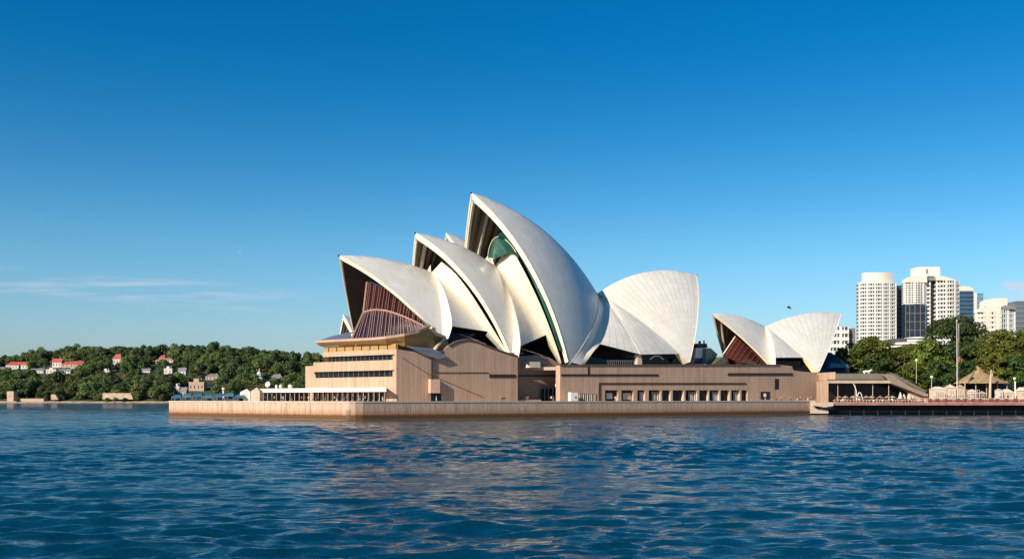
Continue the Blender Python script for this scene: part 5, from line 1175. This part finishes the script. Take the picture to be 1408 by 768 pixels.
# ------------------------------------------------------------------ small things on the quay
BLUEC = [mat('blue_canvas', (0.022, 0.090, 0.165), 0.8), mat('teal_canvas', (0.035, 0.125, 0.18), 0.8)]
BL = ['blue canvas canopy at the very end of the quay', 'second blue canvas canopy from the end of the quay', 'teal blue canopy third from the end of the quay', 'low blue canopy in the middle of the quay row', 'teal canopy right of the middle blue one', 'blue canopy next to the teal one toward the tents', 'blue canopy closest to the white tents']
for i in range(7):
    px = 242 + i * 14.5; y = 331 - i * 2.2 + 3; x = XQ(px, y); z0 = QZ - 0.06; w = 13.2 / F_PX * y / 2; h = 1.5 + 0.25 * (i % 3)
    t = thing('canvas_canopy', BL[i], 'canopy', (x, y, z0), 'blue canopies along the quay')
    b = MB(); b.add([(x - w, y, z0 + h), (x + w, y, z0 + h), (x + w, y + 4, z0 + h), (x - w, y + 4, z0 + h), (x - w * 0.6, y + 2, z0 + h + 0.7), (x + w * 0.6, y + 2, z0 + h + 0.7), (x - w, y, z0 + h - 0.5), (x + w, y, z0 + h - 0.5)], [(0, 1, 5, 4), (1, 2, 5), (2, 3, 4, 5), (3, 0, 4), (6, 7, 1, 0)]); obj('canvas', b, BLUEC[i % 2], t)
    for sx in (-1, 1):
        for sy in (0.1, 3.9): b = MB(); b.tube([(x + sx * w * 0.94, y + sy, z0), (x + sx * w * 0.94, y + sy, z0 + h)], 0.05, 5); obj('post', b, STEEL, t)
    b = MB(); b.abox(x - w * 0.7, x + w * 0.7, y + 1.2, y + 2.6, z0, z0 + 0.9); obj('counter', b, mat('dark_teal', (0.02, 0.06, 0.09), 0.6), t)
def tent(px0, px1, top, y, lab, m):
    x0, x1 = XQ(px0, y), XQ(px1, y); z0 = QZ - 0.06; zt = ZQ(top, y); t = thing('tent', lab, 'tent', ((x0 + x1) / 2, y, z0)); ze = lerp(z0, zt, 0.72)
    b = MB(); b.abox(x0, x1, y, y + 4, z0, ze); obj('wall', b, m, t)
    b = MB(); b.add([(x0, y, ze + .01), (x1, y, ze + .01), (x1, y + 4, ze + .01), (x0, y + 4, ze + .01), ((x0 + x1) / 2, y + 2, zt)], [(0, 1, 4), (1, 2, 4), (2, 3, 4), (3, 0, 4), (3, 2, 1, 0)]); obj('roof', b, m, t)
    b = MB(); b.abox(lerp(x0, x1, .3), lerp(x0, x1, .7), y - 0.06, y + 0.1, z0, lerp(z0, ze, 0.8)); obj('flap', b, CREAM, t)
tent(330, 344, 534, 322, 'greyish white peaked tent beside the blue canopies', mat('tent_grey', (0.55, 0.55, 0.53), 0.8)); tent(345, 357, 532, 320, 'cream tent against the end of the long canopy', CREAM)
def roof_pt(px): 
    s, d = on_facade(px, 1.0); return SD(s, d, zK(532.4))
p = roof_pt(368); rt = thing('satellite_dish', 'round white satellite dish on the long canopy roof', 'dish', p)
b = MB(); b.tube([p, p + Vector((0, 0, 0.9))], 0.12, 6); obj('stand', b, STEEL, rt)
b = MB(); a = Vector((-0.35, -0.9, 0.25)).normalized(); u = a.cross(Vector((0, 0, 1))).normalized(); w = u.cross(a); c = p + Vector((0, 0, 1.5))
b.loft([[c + u * r * math.cos(t) + w * r * math.sin(t) - a * hh for t in np.linspace(0, 2 * math.pi, 17)[:-1]] for r, hh in ((0.05, 0.35), (0.6, 0.2), (0.95, 0), (0.95, -0.06), (0.5, 0.28), (0.05, 0.42))], True); obj('dish', b, WHITE, rt)
for px, r, lab in ((399, 0.75, 'white rounded vent on the canopy roof nearest the granite tiers'), (386, 0.5, 'smaller white vent in the middle of the canopy roof'), (380, 0.4, 'smallest white vent right of the satellite dish')):
    p = roof_pt(px); b = MB(); b.lathe(p, [(r * 0.6, 0), (r * 0.6, 0.4), (r, 0.5), (r, 0.9), (r * 0.6, 1.25), (0, 1.35)], 10); tag(obj('roof_vent', b, WHITE, base=p), lab, 'vent')
p = Vector((XQ(307, 335), 335, QZ - .06)); wp = thing('white_post', 'single white post with a round top behind the blue canopies', 'post', p); b = MB(); b.tube([p, p + Vector((0, 0, 3.6))], 0.22, 6); obj('shaft', b, WHITE, wp); b = MB(); b.lathe(p + Vector((0, 0, 3.6)), [(0, 0), (0.5, 0.3), (0.5, 0.7), (0, 1.0)], 8); obj('cap', b, WHITE, wp)
# white service box beside the louvres
p = [SD(sd_of(x, 551, 10.5)[0], 10.5, BASE) for x in (785, 795)]
sb = thing('service_box', 'white service cabinet with a small grey panel beside the louvred opening', 'cabinet', (p[0] + p[1]) / 2)
b = MB(); b.prism([p[0], p[1], p[1] + Vector((0, 0, 2.75)), p[0] + Vector((0, 0, 2.85))], DV * 1.6); obj('cabinet', b, WHITE, sb)
b = MB(); q = p[0] + (p[1] - p[0]) * 0.55 - DV * 0.06; b.prism([q + Vector((0, 0, 0.8)), q + (p[1] - p[0]) * 0.22 + Vector((0, 0, 0.8)), q + (p[1] - p[0]) * 0.22 + Vector((0, 0, 1.6)), q + Vector((0, 0, 1.6))], DV * 0.1); obj('panel', b, TGREY, sb)

# ------------------------------------------------------------------ people
SKIN = mat('skin', (0.42, 0.25, 0.17), 0.6); HAIR = mat('hair', (0.03, 0.02, 0.015), 0.6)
CLOTH = [mat('cloth_white', (0.70, 0.66, 0.60), 0.9), mat('cloth_navy', (0.03, 0.04, 0.08), 0.9), mat('cloth_red', (0.35, 0.06, 0.05), 0.9), mat('cloth_black', (0.02, 0.02, 0.022), 0.9), mat('cloth_tan', (0.42, 0.30, 0.20), 0.9), mat('cloth_blue', (0.10, 0.18, 0.30), 0.9)]
def person_mesh(name, walk, top, bottom):
    """one skinned body: pelvis root, spine, head, two arms with hands, two legs with feet; 1.72 m tall"""
    st = 0.22 if walk else 0.03; ar = 0.20 if walk else 0.03
    J = {'pel': (0, 0, .93, .135), 'waist': (0, 0, 1.08, .125), 'chest': (0, 0, 1.30, .15), 'neck': (0, 0, 1.46, .06), 'jaw': (0, -.015, 1.54, .075), 'skull': (0, 0, 1.63, .10), 'crown': (0, .01, 1.69, .06)}
    Eg = [('pel', 'waist'), ('waist', 'chest'), ('chest', 'neck'), ('neck', 'jaw'), ('jaw', 'skull'), ('skull', 'crown')]
    for sgn, n in ((1, 'l'), (-1, 'r')):
        k = sgn * st
        J.update({'hip' + n: (.10 * sgn, 0, .88, .10), 'knee' + n: (.10 * sgn, -k * .55 - .02, .49, .062), 'ank' + n: (.10 * sgn, -k + .02, .085, .042), 'toe' + n: (.11 * sgn, -k - .13, .035, .034),
                  'sho' + n: (.185 * sgn, 0, 1.40, .062), 'elb' + n: (.24 * sgn, sgn * ar * .4 + .02, 1.12, .045), 'wri' + n: (.245 * sgn, sgn * ar - .05, .88, .032), 'han' + n: (.24 * sgn, sgn * ar - .08, .79, .036)})
        Eg += [('pel', 'hip' + n), ('hip' + n, 'knee' + n), ('knee' + n, 'ank' + n), ('ank' + n, 'toe' + n), ('chest', 'sho' + n), ('sho' + n, 'elb' + n), ('elb' + n, 'wri' + n), ('wri' + n, 'han' + n)]
    keys = list(J); me = bpy.data.meshes.new(name); me.from_pydata([J[k][:3] for k in keys], [(keys.index(a), keys.index(b)) for a, b in Eg], [])
    o = bpy.data.objects.new(name, me); COL.objects.link(o); md = o.modifiers.new('skin', 'SKIN')
    for i, k in enumerate(keys): me.skin_vertices[0].data[i].radius = (J[k][3], J[k][3] * (0.8 if k in ('chest', 'waist', 'pel') else 1.0)); me.skin_vertices[0].data[i].use_root = k == 'pel'
    o.modifiers.new('sub', 'SUBSURF').levels = 1
    dg = bpy.context.evaluated_depsgraph_get(); out = bpy.data.meshes.new_from_object(o.evaluated_get(dg)); out.name = name
    bpy.data.objects.remove(o); out.materials.clear()
    for m in (SKIN, HAIR, top, bottom): out.materials.append(m)
    for p in out.polygons:
        c = p.center; p.use_smooth = True
        if c.z > 1.64 or (c.z > 1.53 and c.y > 0.03): p.material_index = 1
        elif c.z > 1.45: p.material_index = 0
        elif c.z < 0.93 and abs(c.x) < 0.2: p.material_index = 3 if c.z > 0.09 else 1
        elif abs(c.x) > 0.2 and c.z < 1.0: p.material_index = 0
        else: p.material_index = 2
    return out
PM = [person_mesh('person', i % 2 == 1, CLOTH[a], CLOTH[b]) for i, (a, b) in enumerate(((0, 1), (1, 4), (2, 3), (4, 3), (5, 0), (0, 4), (3, 5)))]
PD = ['in white top and dark trousers standing', 'in navy top and tan trousers walking', 'in red top and black trousers standing', 'in tan top and black trousers walking', 'in blue top and pale trousers standing', 'in white top and tan trousers walking', 'in black top and blue trousers standing']
def person(k, loc, rz, where, group):
    o = bpy.data.objects.new('person', PM[k]); COL.objects.link(o); o.location = loc; o.rotation_euler = (0, 0, rz)
    tag(o, 'person ' + PD[k].replace(' standing', '').replace(' walking', '') + ' ' + where, 'person', group)
rp = random.Random(21)
for i in range(26):
    px = rp.uniform(362, 528); s, d = on_facade(px, rp.uniform(4.5, 9)); w = SD(s, d, QZ - .06); person(rp.randrange(7), w, rp.uniform(0, 6.28), 'before the long canopy on the quay', 'people before the long canopy')
for i in range(14):
    px = 1032 + i * 7 + rp.uniform(-2, 2); d = rp.uniform(4, 9); s = sd_of(px, 551, d)[0]; person(rp.randrange(7), SD(s, d, QZ - .06), rp.uniform(0, 6.28), 'by the right end of the granite podium wall', 'people by the right podium wall')
for i in range(36):
    px = rp.uniform(1150, 1276); y = YW + rp.uniform(1.2, 9); person(rp.randrange(7), (XQ(px, y), y, WZ), rp.uniform(0, 6.28), 'among the cafe tables on the wharf', 'people among the cafe tables')
for i in range(16):
    px = rp.uniform(1284, 1404); y = YW + 7.6 + rp.uniform(0, 1.5); person(rp.randrange(7), (XQ(px, y), y, ZQ(547, yk)), rp.uniform(0, 6.28), 'on the pale terrace by the kiosks', 'people on the pale terrace')
for i, (px, d) in enumerate(((758, 12), (761, 13), (726, 14), (690, 9), (600, 12), (846, 8), (866, 9))):
    s = sd_of(px, 551, d)[0]; person(i, SD(s, d, QZ - .06), i * 1.3, 'on the quay below the tall granite wall', 'people below the granite wall')
# seabird
bc = Q(1085, 423, 170); k = 170 / F_PX
bd = MB(); bd.tube([bc + Vector((-3.4 * k, 0, 1.1 * k)), bc + Vector((-1.5 * k, 0, .7 * k)), bc + Vector((1 * k, 0, -.2 * k)), bc + Vector((2.6 * k, 0, -.8 * k)), bc + Vector((3.5 * k, 0, -1.1 * k))], [.1 * k, .8 * k, 1.0 * k, .7 * k, .15 * k], 7)
for sg in (-1, 1):
    for f0, f1 in ((0, 1),):
        r0, r1, tip = bc + Vector((-1.2 * k, .5 * k * sg, .7 * k)), bc + Vector((1.4 * k, .5 * k * sg, -.1 * k)), bc + Vector((-1.8 * k, 5 * k * sg, 2.2 * k)); me_ = bc + Vector((.2 * k, 2.6 * k * sg, 1.9 * k)); mb_ = bc + Vector((-2 * k, 2.6 * k * sg, 1.8 * k))
        th_ = Vector((0, 0, .22 * k)); bd.add([r0, r1, me_, tip, mb_, r0 + th_, r1 + th_, me_ + th_, tip + th_ * .3, mb_ + th_], [(0, 1, 2, 3, 4), (9, 8, 7, 6, 5), (0, 1, 6, 5), (1, 2, 7, 6), (2, 3, 8, 7), (3, 4, 9, 8), (4, 0, 5, 9)])
tag(obj('seabird', bd, BLACK, base=bc), 'dark bird gliding in the sky above the small right shells', 'bird')
